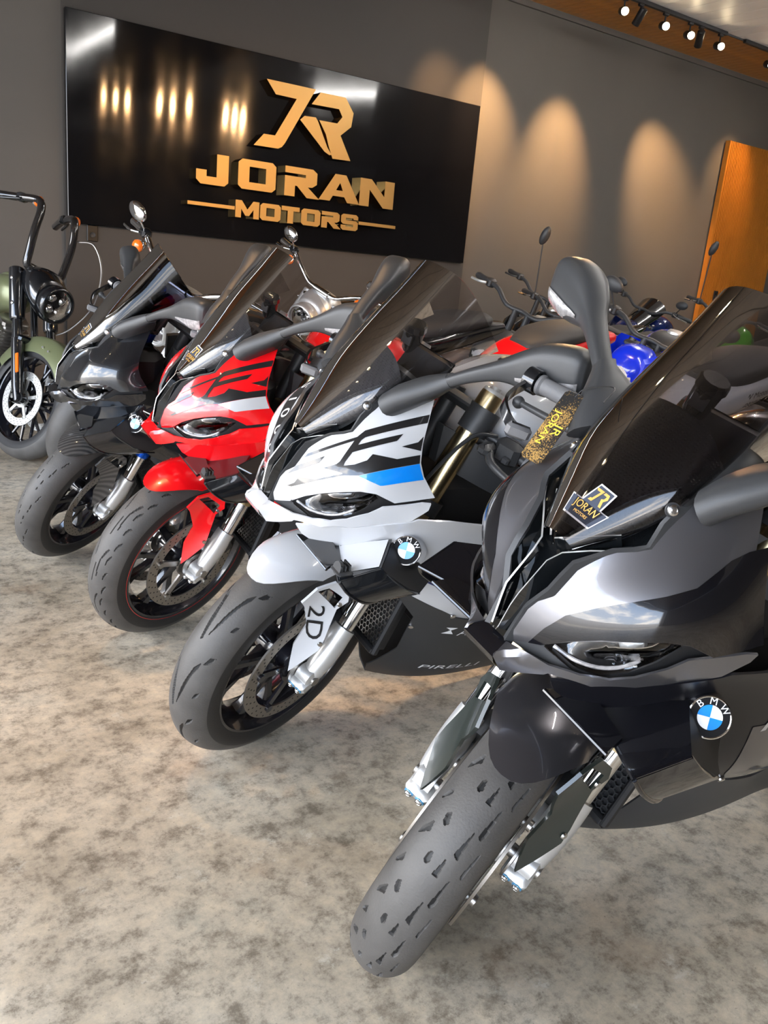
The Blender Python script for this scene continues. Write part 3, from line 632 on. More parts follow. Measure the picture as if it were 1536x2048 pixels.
    # headlights
    HLP = [(.073, .070, .742), (.051, .112, .728), (.020, .138, .728), (-.013, .157, .741), (-.045, .168, .765), (-.076, .174, .795), (-.060, .176, .812), (-.012, .168, .818), (.03, .118, .788), (.060, .066, .750)]
    HLS = Surf(HLP, deg=3)
    def hl_house():
        pts = [(.092, .030, .722), (.066, .088, .710), (.040, .125, .708), (-.010, .160, .722), (-.070, .188, .762), (-.150, .215, .792), (-.150, .205, .812), (-.075, .195, .812), (-.012, .172, .815), (.03, .120, .785), (.062, .060, .745), (.084, .034, .735)]
        s_ = Surf(pts, lam=1e-4); cq = s_.to2(HLP).mean(0); V, F = sheet(s_, s_.to2(pts), .012, -.004, .003, [cq + (s_.to2(HLP) - cq) * .97]); b = B(); b.add(V, F)
        return b.mesh('headlight')
    hls = both('headlight', 'hlh', hl_house, dark)
    def bowl():
        Q = HLS.to2(HLP); cq = Q.mean(0); rings = []
        for k, o in ((1, -.002), (.95, -.012), (.80, -.024), (.4, -.027), (.02, -.027)): rings.append(HLS.lift(cq + (Q - cq) * k, o))
        b = B(); b.loft(rings, cap=False); b.F = [f[::-1] for f in b.F]; return b.mesh('lamp_bowl', ang=60)
    def lens():
        V, F = sheet(HLS, HLS.to2(HLP), .012, .002, .0022); return mesh('lamp_lens', V, F, ang=60)
    def proj():
        b = B(); cc = arr((-.022, .134, .772)); ax = arr((.86, .42, .05)); b.rev([(.0, .010), (.008, .0085), (.013, .004), (.0155, -.002), (.0165, -.004), (.019, -.006), (.021, -.02)], c=cc, axis=ax, n=24); return b.mesh('projector')
    def strip_l():
        P = smooth_path([(.066, .080, .738), (.048, .110, .731), (.018, .136, .731), (-.013, .153, .743), (-.048, .164, .770), (-.070, .168, .792)], 5); b = B(); b.tube([p - arr((.003, .002, -.008)) for p in P], .0030, 8); return b.mesh('light_guide')
    for s_, o in zip((1, -1), hls):
        for nm, key, fn, mm in (('lamp_bowl', 'bowl', bowl, c.get('bowl', bowlm)), ('projector', 'proj', proj, c.get('proj', reflector)), ('light_guide', 'guide', strip_l, c.get('guide', signal_lens)), ('lamp_lens', 'hlens', lens, lens_glass)): both(nm, key, fn, mm, side=(s_,), par=o)
    # windscreen
    ws = place('windscreen', cached('ws', lambda: screen_mesh(0, 1, 37, 21, 0, 1, .0032, 'windscreen')), c['screen'], root)
    def screw():
        b = B(); n = arr((.45, .80, .35)); n /= np.linalg.norm(n); b.rev([(0, .0055), (.0028, .0055), (.0032, .0035), (.0048, .005), (.0078, .0035), (.0082, -.002)], c=arr((-.047, .0965, .9655)), axis=n, n=20); b.rev([(.0082, .0012), (.0105, .0012), (.0105, -.002)], c=arr((-.047, .0965, .9655)), axis=n, n=20, m=1); return b.mesh('screw')
    both('screw', 'screw', screw, [bolt, plastic], par=ws)
    if c.get('sticker'):
        def stick():
            b = B()
            def P(u, v, off): 
                p = screen_pt(u, v); du_ = screen_pt(u + .01, v) - screen_pt(u - .01, v); dv_ = screen_pt(u, v + .01) - screen_pt(u, v - .01); n = np.cross(du_, dv_); n /= np.linalg.norm(n)
                if n[0] < 0: n = -n
                return p + n * off
            c0 = (.10, .125)
            def poly(pts, off, m): b.add([P(c0[0] + x, c0[1] + y, off) for x, y in pts], [tuple(range(len(pts)))], m)
            poly([(-.30, -.062), (.34, -.062), (.34, .0), (-.30, .0)], .0010, 1); poly([(-.13, -.002), (.20, -.002), (.20, .062), (-.05, .062)], .0010, 1)
            poly([(-.28, -.057), (.32, -.057), (.32, -.004), (-.28, -.004)], .0014, 0); poly([(-.11, -.006), (.18, -.006), (.18, .057), (-.04, .057)], .0014, 0)
            for txt, sz, yy, sx in (('JORAN', .030, -.020, 1.05), ('MOTORS', .012, -.043, 1.3)):
                V, F = text_mesh(txt, sz)
                b.add([P(c0[0] + .02 + v[0] * sx * 4.2, c0[1] + yy + v[1] * 1.1, .0018) for v in V], F, 2)
            poly([(-.05, .048), (.06, .048), (.00, .004), (-.06, .004), (-.04, .013), (-.02, .013), (.02, .040), (-.035, .040)], .0018, 2)
            poly([(.075, .048), (.14, .048), (.16, .034), (.13, .022), (.16, .003), (.12, .003), (.085, .026), (.115, .030), (.12, .040), (.065, .040)], .0018, 2)
            return b.mesh('sticker')
        place('sticker', cached('stick', stick), [stickerm, stickerw, goldprint], ws, label='dark shop sticker with gold JORAN MOTORS print')
    place('screen_cowl', cached('cowl', lambda: screen_mesh(.04, .50, 25, 12, .016, .96, .003, 'screen_cowl')), c['cowl'], root)
    def dash():
        b = B(); R = np.array(Matrix.Rotation(-.55, 3, 'Y')); b.box((-.235, 0, 1.005), (.022, .155, .098), R, 0, .008); b.box((-.247, 0, 1.0105), (.004, .140, .084), R, 1); b.box((-.19, 0, .98), (.10, .10, .05), R, 0, .01)
        return b.mesh('instrument_display')
    place('instrument_display', cached('dash', dash), [plastic, gasm], root)
    # mirrors
    for s_ in (1, -1):
        pv = Matrix.Translation((-.158, .185 * s_, 1.052)); yw, tl = c.get('mr', (0, 0)) if s_ < 0 else c.get('ml', (0, 0))
        m_ = both('mirror', 'mhead', mirror_head, c.get('mirror', plastic2), side=(s_,), M=pv @ Matrix.Rotation(math.radians(yw), 4, 'Z') @ Matrix.Rotation(math.radians(tl), 4, 'X') @ pv.inverted())[0]
        both('mirror_base', 'mbase', mirror_base, c.get('mbase', plastic2), side=(s_,)); both('turn_signal', 'msig', signal_mesh, signal_lens, side=(s_,), par=m_)
        def mglass():
            b = B(); R = np.array(Matrix.Rotation(.52, 3, 'Z')); b.box((-.291, .348, 1.137), (.006, .100, .066), R, 0, .012); return b.mesh('mirror_glass')
        both('mirror_glass', 'mglass', mglass, chrome, side=(s_,), par=m_)
    # side fairings, badges, wings
    sides = both('side_fairing', 'side', lambda: piece(SIDES, SIDE, .014, 0, .004, name='side_fairing'), c['side'])
    if c.get('navy'):
        decal('stripe', sides[0], SIDES, D['navy'], navy, key='navy'); decal('stripe', sides[0], SIDES, D['bl'], blue, key='bl')
    if c.get('sideprint'):
        def mt():
            b = B(); V, F = text_mesh('RR', .11); q0 = (-.42, .23, .63); b.add([SIDES.lift(SIDES.to2((q0[0] - v[0] * 1.3 - .4 * v[1], q0[1], q0[2] + v[1])), .001)[0] for v in V], F); return b.mesh('lettering')
        place('lettering', cached('sprint', mt), silver, sides[0])
    if c.get('badge', True): emblem(sides[0], SIDES, (-.146, .216, .680))
    if c.get('band2'):
        decal('lower_band', sides[0], SIDES, [[-.30, .243, .61], [-.45, .245, .60], [-.66, .225, .55], [-.62, .215, .50], [-.46, .20, .43], [-.36, .205, .455], [-.33, .207, .49]], graydark, key='band2')
    def wing():
        b = B()
        def plate(P, t, m=0):
            P = [arr(p) for p in P]; n = np.cross(P[1] - P[0], P[2] - P[0]); n /= np.linalg.norm(n); k = len(P); V = [p + n * t / 2 for p in P] + [p - n * t / 2 for p in P]
            b.add(V, [tuple(range(k)), tuple(range(2 * k - 1, k - 1, -1))] + [(i, i + k, (i + 1) % k + k, (i + 1) % k) for i in range(k)], m)
        plate([(-.012, .125, .660), (.042, .258, .656), (-.040, .276, .684), (-.107, .205, .705)], .005)
        def edge(a, c_, r=.0035): b.tube([a, c_], r, 8)
        edge((-.012, .125, .660), (.042, .258, .656)); 
        plate([(.046, .080, .662), (.044, .208, .656), (.008, .200, .664), (-.010, .120, .672)], .006); edge((.048, .080, .662), (.045, .210, .656))
        # tip plate bending down and back to the belly
        P = smooth_path([(.042, .259, .656, -.042, .277, .685), (.020, .268, .630, -.075, .285, .655), (-.020, .268, .603, -.120, .285, .625), (-.070, .250, .585, -.165, .270, .600), (-.130, .205, .560, -.205, .225, .572)], 5); rings = []
        for r in P:
            a, c_ = r[:3], r[3:]; rings.append([a, c_, c_ + arr((0, -.004, .003)), a + arr((0, -.004, .003))])
        b.loft(rings)
        b.tube([r[:3] for r in P], .0035, 8)
        plate([(-.040, .275, .682), (-.120, .283, .628), (-.165, .268, .602), (-.200, .240, .595), (-.240, .214, .600), (-.107, .207, .700)], .004, 1)  # matt dark plate stands in for the shaded opening behind the wing
        return b.mesh('winglet', ang=30)
    wg = both('winglet', 'wing', wing, [c['wing'], dark])
    if c.get('wingplate'):
        def wp():
            b = B(); P = [(-.020, .142, .6655), (.022, .238, .6615), (-.040, .268, .6860), (-.098, .205, .7060)]; n = np.cross(arr(P[1]) - arr(P[0]), arr(P[2]) - arr(P[0])); n /= np.linalg.norm(n); n = n if n[2] > 0 else -n
            b.add([arr(p) + n * .0016 for p in P], [(0, 1, 2, 3)])
            if b.F and np.cross(arr(b.V[1]) - arr(b.V[0]), arr(b.V[2]) - arr(b.V[0]))[2] < 0: b.F = [(3, 2, 1, 0)]
            return b.mesh('wing_plate')
        both('wing_plate', 'wplate', wp, c['wingplate'], side=(1,), par=wg[0])
    if c.get('mount'):
        def mount():
            b = B(); b.box((.030, .242, .672), (.036, .040, .010), None, 0, .004)
            for k in (-1, 0, 1): b.box((.030 + .010 * k, .242, .683), (.004, .028, .014), None, 0, .002)
            b.rev([(0, .004), (.014, .004), (.014, -.004), (0, -.004)], c=(.040, .242, .68), axis=(1, 0, .2), n=18); return b.mesh('camera_mount')
        place('camera_mount', cached('mount', mount), plastic, wg[0], label='black adhesive camera mount on the wing')
    # belly pan and radiator
    bel = both('belly_pan', 'belly', lambda: piece(BELS, BELLY, .016, 0, .004, name='belly_pan'), c['belly'])
    def bscr(p):
        b = B()
        if 1:
            q = BELS.to2(p); cc = BELS.lift(q)[0]; n = BELS.normal(q)[0]; b.rev([(0, .004), (.003, .004), (.0065, .003), (.007, 0)], c=cc, axis=n, n=14)
        return b.mesh('screw')
    for p in ((-.277, .160, .395), (-.345, .203, .465)): both('screw', ('bscr', p), lambda: bscr(p), bolt, side=(1,), par=bel[0])
    if c.get('bellyprint'):
        def bp(txt, o, sz, sx):
            b = B(); V, F = text_mesh(txt, sz); V[:, 0] = V[:, 0] * sx + .2 * V[:, 1]
            b.add([BELS.lift(BELS.to2((o[0] - v[0], o[1], o[2] + v[1] + v[0] * .04)), .001)[0] for v in V], F)
            return b.mesh('lettering')
        for q in (('AKRAPOVIC', (-.525, .17, .400), .040, 1.1), ('PIRELLI', (-.475, .10, .228), .036, 1.7)): place('lettering', cached(q[0], lambda: bp(*q)), textwhite, bel[0])
        place('maker_mark', cached('mmark', lambda: B().add([BELS.lift(BELS.to2((-.392 + x * 1.3, .17, .405 + z * 1.3)), .001)[0] for x, z in ((.0, .012), (.026, .012), (.012, .002), (.028, -.012), (.002, -.012), (.018, .0))], [(0, 1, 2), (2, 3, 4), (2, 5, 0)]).mesh('maker_mark')), textwhite, bel[0])
    RM = Matrix.Translation((-.245, 0, .460)) @ Matrix.Rotation(-.30, 4, 'Y')
    def rad():
        b = B(); b.box((-.022, 0, 0), (.03, .24, .28), None, 0, .006); b.box((0, 0, .142), (.02, .25, .02), None, 0, .005); b.box((0, 0, -.142), (.02, .25, .02), None, 0, .005); b.box((0, .125, 0), (.02, .014, .30), None, 0, .005); b.box((0, -.125, 0), (.02, .014, .30), None, 0, .005); return b.mesh('radiator')
    rd = place('radiator', cached('rad', rad), dark, root, RM); hc = place('radiator_mesh', cached('hc', lambda: honeycomb(.235, .27, .0075, .0012, .006)), c.get('radm', steel), rd); hc['kind'] = 'stuff'
    # tank, seats, tail, engine, rear end
    def tank():
        b = B(); b.loft(ell_rings(smooth_path([(-.38, 0, .905, .085, .055), (-.44, 0, .920, .150, .090), (-.55, 0, .925, .170, .100), (-.66, 0, .910, .155, .098), (-.76, 0, .872, .11, .08), (-.83, 0, .845, .085, .05)], 4), 28, 2.6)); return b.mesh('fuel_tank', ang=60)
    tk = place('fuel_tank', cached('tank', tank), c['tank'], root)
    place('filler_cap', cached('fcap', lambda: B().rev([(0, .012), (.03, .012), (.036, .006), (.036, -.01)], c=(-.50, 0, 1.021), axis=(-.02, 0, 1), n=24).mesh('filler_cap')), plastic2, tk)
    def airb():
        b = B(); b.loft(ell_rings(smooth_path([(-.25, 0, .93, .095, .03), (-.32, 0, .945, .125, .035), (-.42, 0, .955, .150, .045), (-.50, 0, .96, .150, .04)], 4), 24, 3)); return b.mesh('tank_cover', ang=60)
    def rseat():
        b = B(); b.loft(ell_rings(smooth_path([(-.80, 0, .850, .07, .03), (-.92, 0, .838, .125, .04), (-1.08, 0, .865, .125, .045), (-1.20, 0, .915, .10, .05)], 4), 24, 2.6)); return b.mesh('seat', ang=60)
    place('seat', cached('rseat', rseat), seatm, root)
    def tail():
        b = B(); b.loft(ell_rings(smooth_path([(-1.08, 0, .86, .10, .05), (-1.20, 0, .935, .115, .06), (-1.34, 0, .975, .115, .055), (-1.50, 0, 1.010, .085, .045), (-1.66, 0, 1.035, .035, .02)], 5), 28, 2.8)); return b.mesh('tail', ang=60)
    tl = place('tail', cached('tail', tail), c['tail'], root)
    def pseat():
        b = B(); b.loft(ell_rings(smooth_path([(-1.20, 0, .985, .05, .025), (-1.28, 0, 1.012, .095, .04), (-1.42, 0, 1.045, .092, .036), (-1.56, 0, 1.062, .055, .024), (-1.60, 0, 1.064, .02, .01)], 5), 24, 2.4)); return b.mesh('passenger_seat', ang=60)
    place('passenger_seat', cached('pseat', pseat), seatm, root)
    if c.get('tailprint'):
        def tp(txt, dz):
            b = B(); V, F = text_mesh(txt, .026); b.add([(-1.36 - v[0], .1165 - abs(v[0] + .02) * .05, .988 + dz + v[1] + v[0] * .22) for v in V], F)
            return b.mesh('lettering')
        for q in (('BMW Motorrad', .0), ('Motorsport', -.022)): place('lettering', cached(q, lambda: tp(*q)), textblack, tl)
    def eng():
        b = B(); b.box((-.54, 0, .48), (.38, .26, .36), None, 0, .05); b.box((-.42, 0, .70), (.50, .19, .20), None, 0, .05); b.box((-.16, 0, .80), (.20, .11, .17), None, 0, .04); b.box((-.85, 0, .60), (.35, .16, .22), None, 0, .05)
        b.rev([(0, .02), (.07, .02), (.085, 0), (.085, -.03)], c=(-.62, .155, .42), axis=(0, 1, 0), n=28, m=0); return b.mesh('engine')
    place('engine', cached('eng', eng), dark, root)
    def spar():
        b = B(); P = smooth_path([(-.28, .06, .86), (-.36, .14, .83), (-.52, .19, .76), (-.72, .17, .62), (-.80, .13, .45)], 4); rings = [[p + arr((0, -.012, .045)), p + arr((0, .012, .045)), p + arr((0, .014, -.045)), p + arr((0, -.012, -.045))] for p in P]; b.loft(rings); return b.mesh('frame_spar')
    both('frame_spar', 'spar', spar, c.get('spar', plastic))
    def swing():
        b = B()
        for s_ in (-1, 1): b.tube(smooth_path([(-.83, s_ * .09, .42), (-1.05, s_ * .125, .40), (-1.44, s_ * .125, .315)], 4), .03, 10)
        return b.mesh('swingarm')
    place('swingarm', cached('swing', swing), silver, root)
    rw = place('rear_wheel', cached('rtyre', lambda: tyre_mesh(None, 96, 20, R=.225, r=.09, rimr=.222, twidth=.093)), [rubber, rubberside, rubbergroove], root, Matrix.Translation((-1.441, 0, .315)))
    place('rim', cached('rrim', lambda: rim_mesh(.222, .078)), rimblack, rw); place('brake_disc', cached('rdisc', lambda: disc_mesh(-.10, .11, .075)), discm, rw)
    def stand():
        b = B(); b.tube([(-.82, .13, .22), (-.88, .25, .085), (-.89, .285, .0735)], .011, 8); b.box((-.89, .285, .0685), (.06, .035, .008), None, 0, .003); return b.mesh('side_stand')
    place('side_stand', cached('stand', stand), plastic, root)
    def exh():
        b = B(); b.loft([[arr(p) + arr((0, math.cos(q) * r, math.sin(q) * r * 1.1)) for q in np.arange(16) * PI / 8] for p, r in (((-.85, -.12, .30), .035), ((-1.0, -.16, .36), .055), ((-1.2, -.19, .45), .06), ((-1.30, -.20, .49), .05))]); return b.mesh('exhaust')
    place('exhaust', cached('exh', exh), steel, root)
    # ---------------- steered assembly
    WM = S @ Matrix.Translation((0, 0, .30))
    fw = place('front_wheel', cached(('ftyre', c['tyre']), lambda: tyre_mesh(PAT[c['tyre']], c.get('N', 900), c.get('Mm', 72))), [rubber, rubberside, rubbergroove], root, WM @ Matrix.Rotation(c.get('spin', 0), 4, 'Y'))
    place('rim', cached('frim', rim_mesh), rimblack, fw)
    if c.get('rimstripe'): place('rim_stripe', cached('rstr', lambda: B().rev([(.2262, .0535), (.2262, .0565), (.2225, .0575), (.2225, .0545)], n=72, closed=True).mesh('rim_stripe')), red, fw)
    for y in (.068, -.068):
        dk = place('brake_disc', cached(('fd', y), lambda: disc_mesh(y)), discm, fw); ca = place('disc_carrier', cached(('fc', y), lambda: carrier_mesh(y)), rimblack if c.get('darkcar') else steel, fw)
        ho = place('drill_hole', cached(('fh', y), lambda: holes_mesh(y)), dark, fw); ho['kind'] = 'stuff'
    place('sensor_ring', cached('sens', lambda: B().rev([(.028, .084), (.045, .084), (.045, .088), (.028, .088)], n=40, closed=True).mesh('sensor_ring')), steel, fw)
    place('axle', cached('axle', lambda: B().tube([(0, -.135, 0), (0, .135, 0)], .013, 16).mesh('axle')), steel, fw)
    mg = place('mudguard', cached('mud', mudguard_mesh), c['mud'], root, S)
    legs = both('mudguard_leg', 'mleg', lambda: piece(LEGS, LEG, .012, 0, .006, [WIN], name='mudguard_leg'), c['mleg'], par=mg)
    def mscr(p):
        b = B(); p = LEGS.lift(LEGS.to2(p))[0]; b.rev([(0, .003), (.005, .003), (.0065, 0)], c=p, axis=LEGS.n, n=12)
        return b.mesh('screw')
    for p in ((-.012, .122, .525), (.020, .125, .425)): both('screw', ('mscr', p), lambda: mscr(p), bolt, par=legs[0], side=(1,))
    if c.get('mudprint'):
        def m2():
            b = B(); V, F = text_mesh('2D', .082); o = LEGS.to2((.028, .115, .455)); b.add([LEGS.lift(LEGS.to2((.036 - v[1] * .78 - .10 * v[0], .105, .478 - v[0] * .95 - .10 * v[1])), .0012)[0] for v in V], F); return b.mesh('lettering')
        place('lettering', cached('m2', m2), textblack, legs[0])
    def lower():
        b = B(); P = smooth_path([(0, .112, .292, .021), (-.018, .112, .325, .026), (-.045, .112, .368, .0295), (-.066, .112, .408, .0285), (-.076, .112, .424, .0275)], 4); b.tube(P[:, :3], P[:, 3], 18)
        b.rev([(.012, .022), (.017, .022), (.026, .018), (.027, -.018), (.012, -.018)], c=(0, .108, .30), axis=(0, 1, 0), n=28); b.box((.014, .106, .286), (.044, .050, .030), np.array(Matrix.Rotation(.45, 3, 'Y')), 0, .006); b.box((-.055, .075, .345), (.05, .03, .035), np.array(Matrix.Rotation(.4, 3, 'Y')), 0, .006)
        return b.mesh('fork_leg')
    fl = both('fork_leg', 'fleg', lower, c.get('forklow', silver), M=S)
    def fbolts(k):
        b = B(); a = arr((.90, 0, -.435)); o = arr((.0342, .094 + .024 * k, .2764)); b.rev([(0, .006), (.0035, .006), (.004, .003), (.0055, .006), (.007, .004), (.007, 0)], c=o, axis=a, n=16); b.rev([(.007, .0015), (.0095, .0015), (.0095, -.002)], c=o, axis=a, n=18, m=1); return b.mesh('bolt')
    for s_, o in zip((1, -1), fl):
        for k in (0, 1): both('bolt', ('fb', k), lambda: fbolts(k), [bolt, c.get('bring', steel)], side=(s_,), par=o)
        both('fork_tube', 'ftube', lambda: B().tube([(-.072, .112, .415), (-.130, .112, .545)], .0215, 20).mesh('fork_tube'), chrome, side=(s_,), par=o)
        both('outer_tube', 'fout', lambda: B().tube([(-.119, .112, .52), (-.128, .112, .54), (-.129, .112, .5405), (-.332, .107, .998), (-.336, .107, 1.006)], [.0255, .0275, .0275, .0275, .0265], 22).mesh('outer_tube'), c.get('forkout', gold), side=(s_,), par=o)
        both('fork_cap', 'fcapt', lambda: B().rev([(0, .014), (.012, .014), (.014, .006), (.024, .006), (.0262, 0), (.0262, -.01)], c=(-.337, .107, 1.009), axis=AX, n=22).mesh('fork_cap'), c.get('forkcap', silver), side=(s_,), par=o)
    def cal():
        b = B(); R = np.array(Matrix.Rotation(.42, 3, 'Y')); b.box((-.098, .070, .375), (.055, .062, .125), R, 0, .012); b.box((-.112, .070, .372), (.04, .044, .09), R, 0, .01); return b.mesh('brake_caliper')
    both('brake_caliper', 'cal', cal, plastic, M=S)
    def clamp():
        b = B(); R = np.array(Matrix.Rotation(-RAKE, 3, 'Y'))
        for z in (.74, .955):
            cx = -.03 - (z - .30) * .445; b.box((cx - .01, 0, z), (.07, .27, .03), R, 0, .012)
            for s_ in (1, -1): b.rev([(.028, .018), (.037, .018), (.037, -.018), (.028, -.018)], c=(cx, s_ * .109, z), axis=AX, n=24, closed=True)
        b.tube([(-.26, 0, .70), (-.36, 0, .97)], .022, 14); return b.mesh('triple_clamp')
    place('triple_clamp', cached('clamp', clamp), plastic, root, S)
    def bar():
        b = B(); b.tube([(-.325, .10, .925), (-.345, .24, .905), (-.365, .372, .886)], .0112, 12); b.rev([(.028, .016), (.036, .016), (.036, -.016), (.028, -.016)], c=(-.31, .108, .93), axis=AX, n=22, closed=True); return b.mesh('handlebar')
    hb = both('handlebar', 'bar', bar, plastic, M=S)
    gdir = arr((-.020, .132, -.019)); gdir /= np.linalg.norm(gdir)
    for s_, o in zip((1, -1), hb):
        both('grip', 'grip', lambda: B().rev([(.0115, 0), (.021, 0), (.021, .006), (.0165, .010), (.017, .05), (.0165, .118), (.020, .122), (.019, .128), (.0115, .128)], c=(-.345, .240, .905), axis=gdir, n=18).mesh('grip'), greygrip, side=(s_,), par=o)
        both('bar_end', 'bend', lambda: B().rev([(0, .022), (.013, .022), (.017, .018), (.018, .004), (.014, 0), (0, 0)], c=(-.365, .369, .8863), axis=gdir, n=18).mesh('bar_end'), black, side=(s_,), par=o)
        def sw():
            b = B(); R = np.array(Matrix.Rotation(.1, 3, 'Z')); b.box((-.335, .198, .910), (.045, .062, .060), R, 0, .012); b.box((-.318, .21, .90), (.03, .02, .018), R, 1, .004); b.box((-.322, .185, .925), (.02, .012, .012), R, 2, .003); return b.mesh('switchgear')
        both('switchgear', 'sw', sw, [plastic, plastic2, red], side=(s_,), par=o)
        def lev():
            b = B(); P = smooth_path([(-.300, .17, .905, .011), (-.272, .20, .895, .010), (-.268, .26, .886, .0075), (-.276, .32, .877, .0065), (-.286, .357, .870, .006)], 5); b.tube(P[:, :3], P[:, 3], 10); b.sphere((-.288, .363, .868), .0115, 14, 8); b.box((-.295, .165, .908), (.05, .03, .026), None, 0, .008); return b.mesh('lever')
        both('lever', 'lev', lev, c.get('lever', plastic2), side=(s_,), par=o)
        def grd():
            b = B(); b.rev([(.0185, .012), (.024, .012), (.024, -.012), (.0185, -.012)], c=(-.366, .380, .885), axis=gdir, n=20, closed=True)
            P = smooth_path([(-.352, .383, .880), (-.315, .388, .868), (-.268, .380, .862), (-.228, .350, .860), (-.212, .325, .858)], 6); rings = [[p + arr((0, -.003, -.010)), p + arr((0, .004, -.010)), p + arr((0, .004, .010)), p + arr((0, -.003, .010))] for p in P]; b.loft(rings); b.box((-.212, .318, .857), (.016, .045, .026), np.array(Matrix.Rotation(-.5, 3, 'Z')), 1, .006); return b.mesh('lever_guard')
        if s_ < 0 or c.get('guard2'): both('lever_guard', 'grd', grd, [black, greygrip], side=(s_,), par=o)
    def res():
        b = B(); ax = arr((.18, .05, .98)); b.rev([(0, -.03), (.017, -.03), (.021, -.022), (.022, .0), (.0235, .022), (0, .022)], c=(-.268, -.098, 1.046), axis=ax, n=24, m=0); b.tube(smooth_path([(-.27, -.09, 1.02), (-.285, -.055, 1.03), (-.305, -.045, 1.0), (-.30, -.05, .96)], 5), .0075, 10, m=1); b.box((-.285, -.10, 1.0), (.012, .018, .05), None, 1, .003); b.box((-.2455, -.0985, 1.047), (.003, .026, .022), None, 2); return b.mesh('brake_reservoir')
    rs = place('brake_reservoir', cached('res', res), [gasm, plastic, plastic2], root, S)
    def rcap():
        b = B(); k = 24; ax = arr((.18, .05, .98)); b.rev([(0, .018), (.022, .018), (.0255, .015), (.0262, .002), (.0255, 0), (0, 0)], c=arr((-.268, -.098, 1.046)) + ax * .022, axis=ax, n=12); return b.mesh('reservoir_cap', ang=15)
    place('reservoir_cap', cached('rcap', rcap), c.get('rescap', black), rs)
    def hose():
        b = B()
        for s_ in (1, -1): b.tube(smooth_path([(-.33, s_ * .16, .93), (-.27, s_ * .13, .92), (-.20, s_ * .10, .80), (-.14, s_ * .09, .66), (-.10, s_ * .085, .48), (-.10, s_ * .08, .42)], 6), .0045, 8)
        return b.mesh('brake_hose')
    place('brake_hose', cached('hose', hose), plastic, root, S)
    return root
# ---------------------------------------------------------------- room (x along the sign wall, y towards it)
XL, XR, YF, YW, ZC = -3.4, 13.5, -8.0, 6.64, 3.66
def setmat_floor():
    m = bpy.data.materials.new('polished_concrete'); m.use_nodes = True; t = m.node_tree; b = t.nodes['Principled BSDF']; L = t.links.new
    o = t.nodes.new('ShaderNodeTexCoord')
    def noise(s, d=8, r=.6, dist=0): n = t.nodes.new('ShaderNodeTexNoise'); n.inputs['Scale'].default_value = s; n.inputs['Detail'].default_value = d; n.inputs['Roughness'].default_value = r; n.inputs['Distortion'].default_value = dist; L(o.outputs['Object'], n.inputs['Vector']); return n
    def ramp(n, stops):
        r = t.nodes.new('ShaderNodeValToRGB'); e = r.color_ramp.elements
        while len(e) < len(stops): e.new(.5)
        for q, (p, c) in zip(e, stops): q.position = p; q.color = (*c, 1)
        L(n.outputs[0], r.inputs[0]); return r
    def mixn(a, c, f, mode='MIX'):
        x = t.nodes.new('ShaderNodeMixRGB'); x.blend_type = mode
        if isinstance(f, float): x.inputs[0].default_value = f
        else: L(f.outputs[0], x.inputs[0])
        L(a.outputs[0], x.inputs[1])
        if isinstance(c, tuple): x.inputs[2].default_value = (*c, 1)
        else: L(c.outputs[0], x.inputs[2])
        return x
    base = ramp(noise(1.3, 12, .66, .0), [(.32, (.29, .25, .19)), (.50, (.50, .445, .355)), (.70, (.68, .64, .55))])
    fine = ramp(noise(17, 14, .78, .0), [(.38, (.42, .40, .38)), (.5, (.95, .94, .93)), (.62, (1.22, 1.18, 1.12))])
    x1 = mixn(base, fine, 1.0, 'MULTIPLY')
    pm = ramp(noise(6.5, 14, .80, .0), [(.55, (0, 0, 0)), (.64, (.70, .70, .70))]); x2 = mixn(x1, (.185, .150, .112), pm)
    pg = ramp(noise(2.6, 12, .72, .0), [(.55, (0, 0, 0)), (.70, (.60, .60, .60))]); x3 = mixn(x2, (.235, .225, .180), pg)
    pr = ramp(noise(1.9, 8, .62, .0), [(.58, (0, 0, 0)), (.74, (.55, .55, .55))]); x4 = mixn(x3, (.30, .185, .105), pr)
    pl = ramp(noise(9.5, 14, .82, .0), [(.57, (0, 0, 0)), (.66, (.7, .7, .7))]); x5 = mixn(x4, (.60, .57, .49), pl)
    sp = ramp(noise(120, 4, .6), [(.64, (0, 0, 0)), (.70, (.6, .6, .6))]); x6 = mixn(x5, (.13, .11, .09), sp)
    L(x6.outputs[0], b.inputs['Base Color'])
    rr = t.nodes.new('ShaderNodeMapRange'); rr.inputs[1].default_value = .3; rr.inputs[2].default_value = .7; rr.inputs[3].default_value = .26; rr.inputs[4].default_value = .46; L(noise(7, 8, .7).outputs[0], rr.inputs[0]); L(rr.outputs[0], b.inputs['Roughness'])
    bp = t.nodes.new('ShaderNodeBump'); bp.inputs['Strength'].default_value = .12; bp.inputs['Distance'].default_value = .003; L(noise(60, 6, .7).outputs[0], bp.inputs['Height']); L(bp.outputs[0], b.inputs['Normal'])
    b.inputs['Specular IOR Level'].default_value = .4
    return m
floorm = setmat_floor()
wallm = mat("charcoal_wall_paint", (0.100, 0.090, 0.081), 0.75, bump=.06, bscale=120, vary=.05, vscale=1.5)
panelm = mat('dark_taupe_panel_paint', (0.050, 0.045, 0.041), 0.7, bump=.05, bscale=120)
whitec = mat('white_ceiling_plank', (0.80, 0.77, 0.77), 0.45, vary=.05, vscale=2)
woodc = mat('wood_ceiling_plank', srgb('#b87a2c'), 0.4, vary=.25, vscale=9, coat=.2)
darkc = mat('dark_stained_ceiling_plank', (.050, .034, .022), 0.5, vary=.25, vscale=9)
woods = mat('orange_wood_slat', srgb('#a9681c'), 0.5, vary=.08, vscale=5)
woodd = mat('dark_wood_backing', srgb('#5a3208'), 0.7)
signm = mat('glossy_black_acrylic', (0.004, 0.004, 0.005), 0.06, spec=.5)
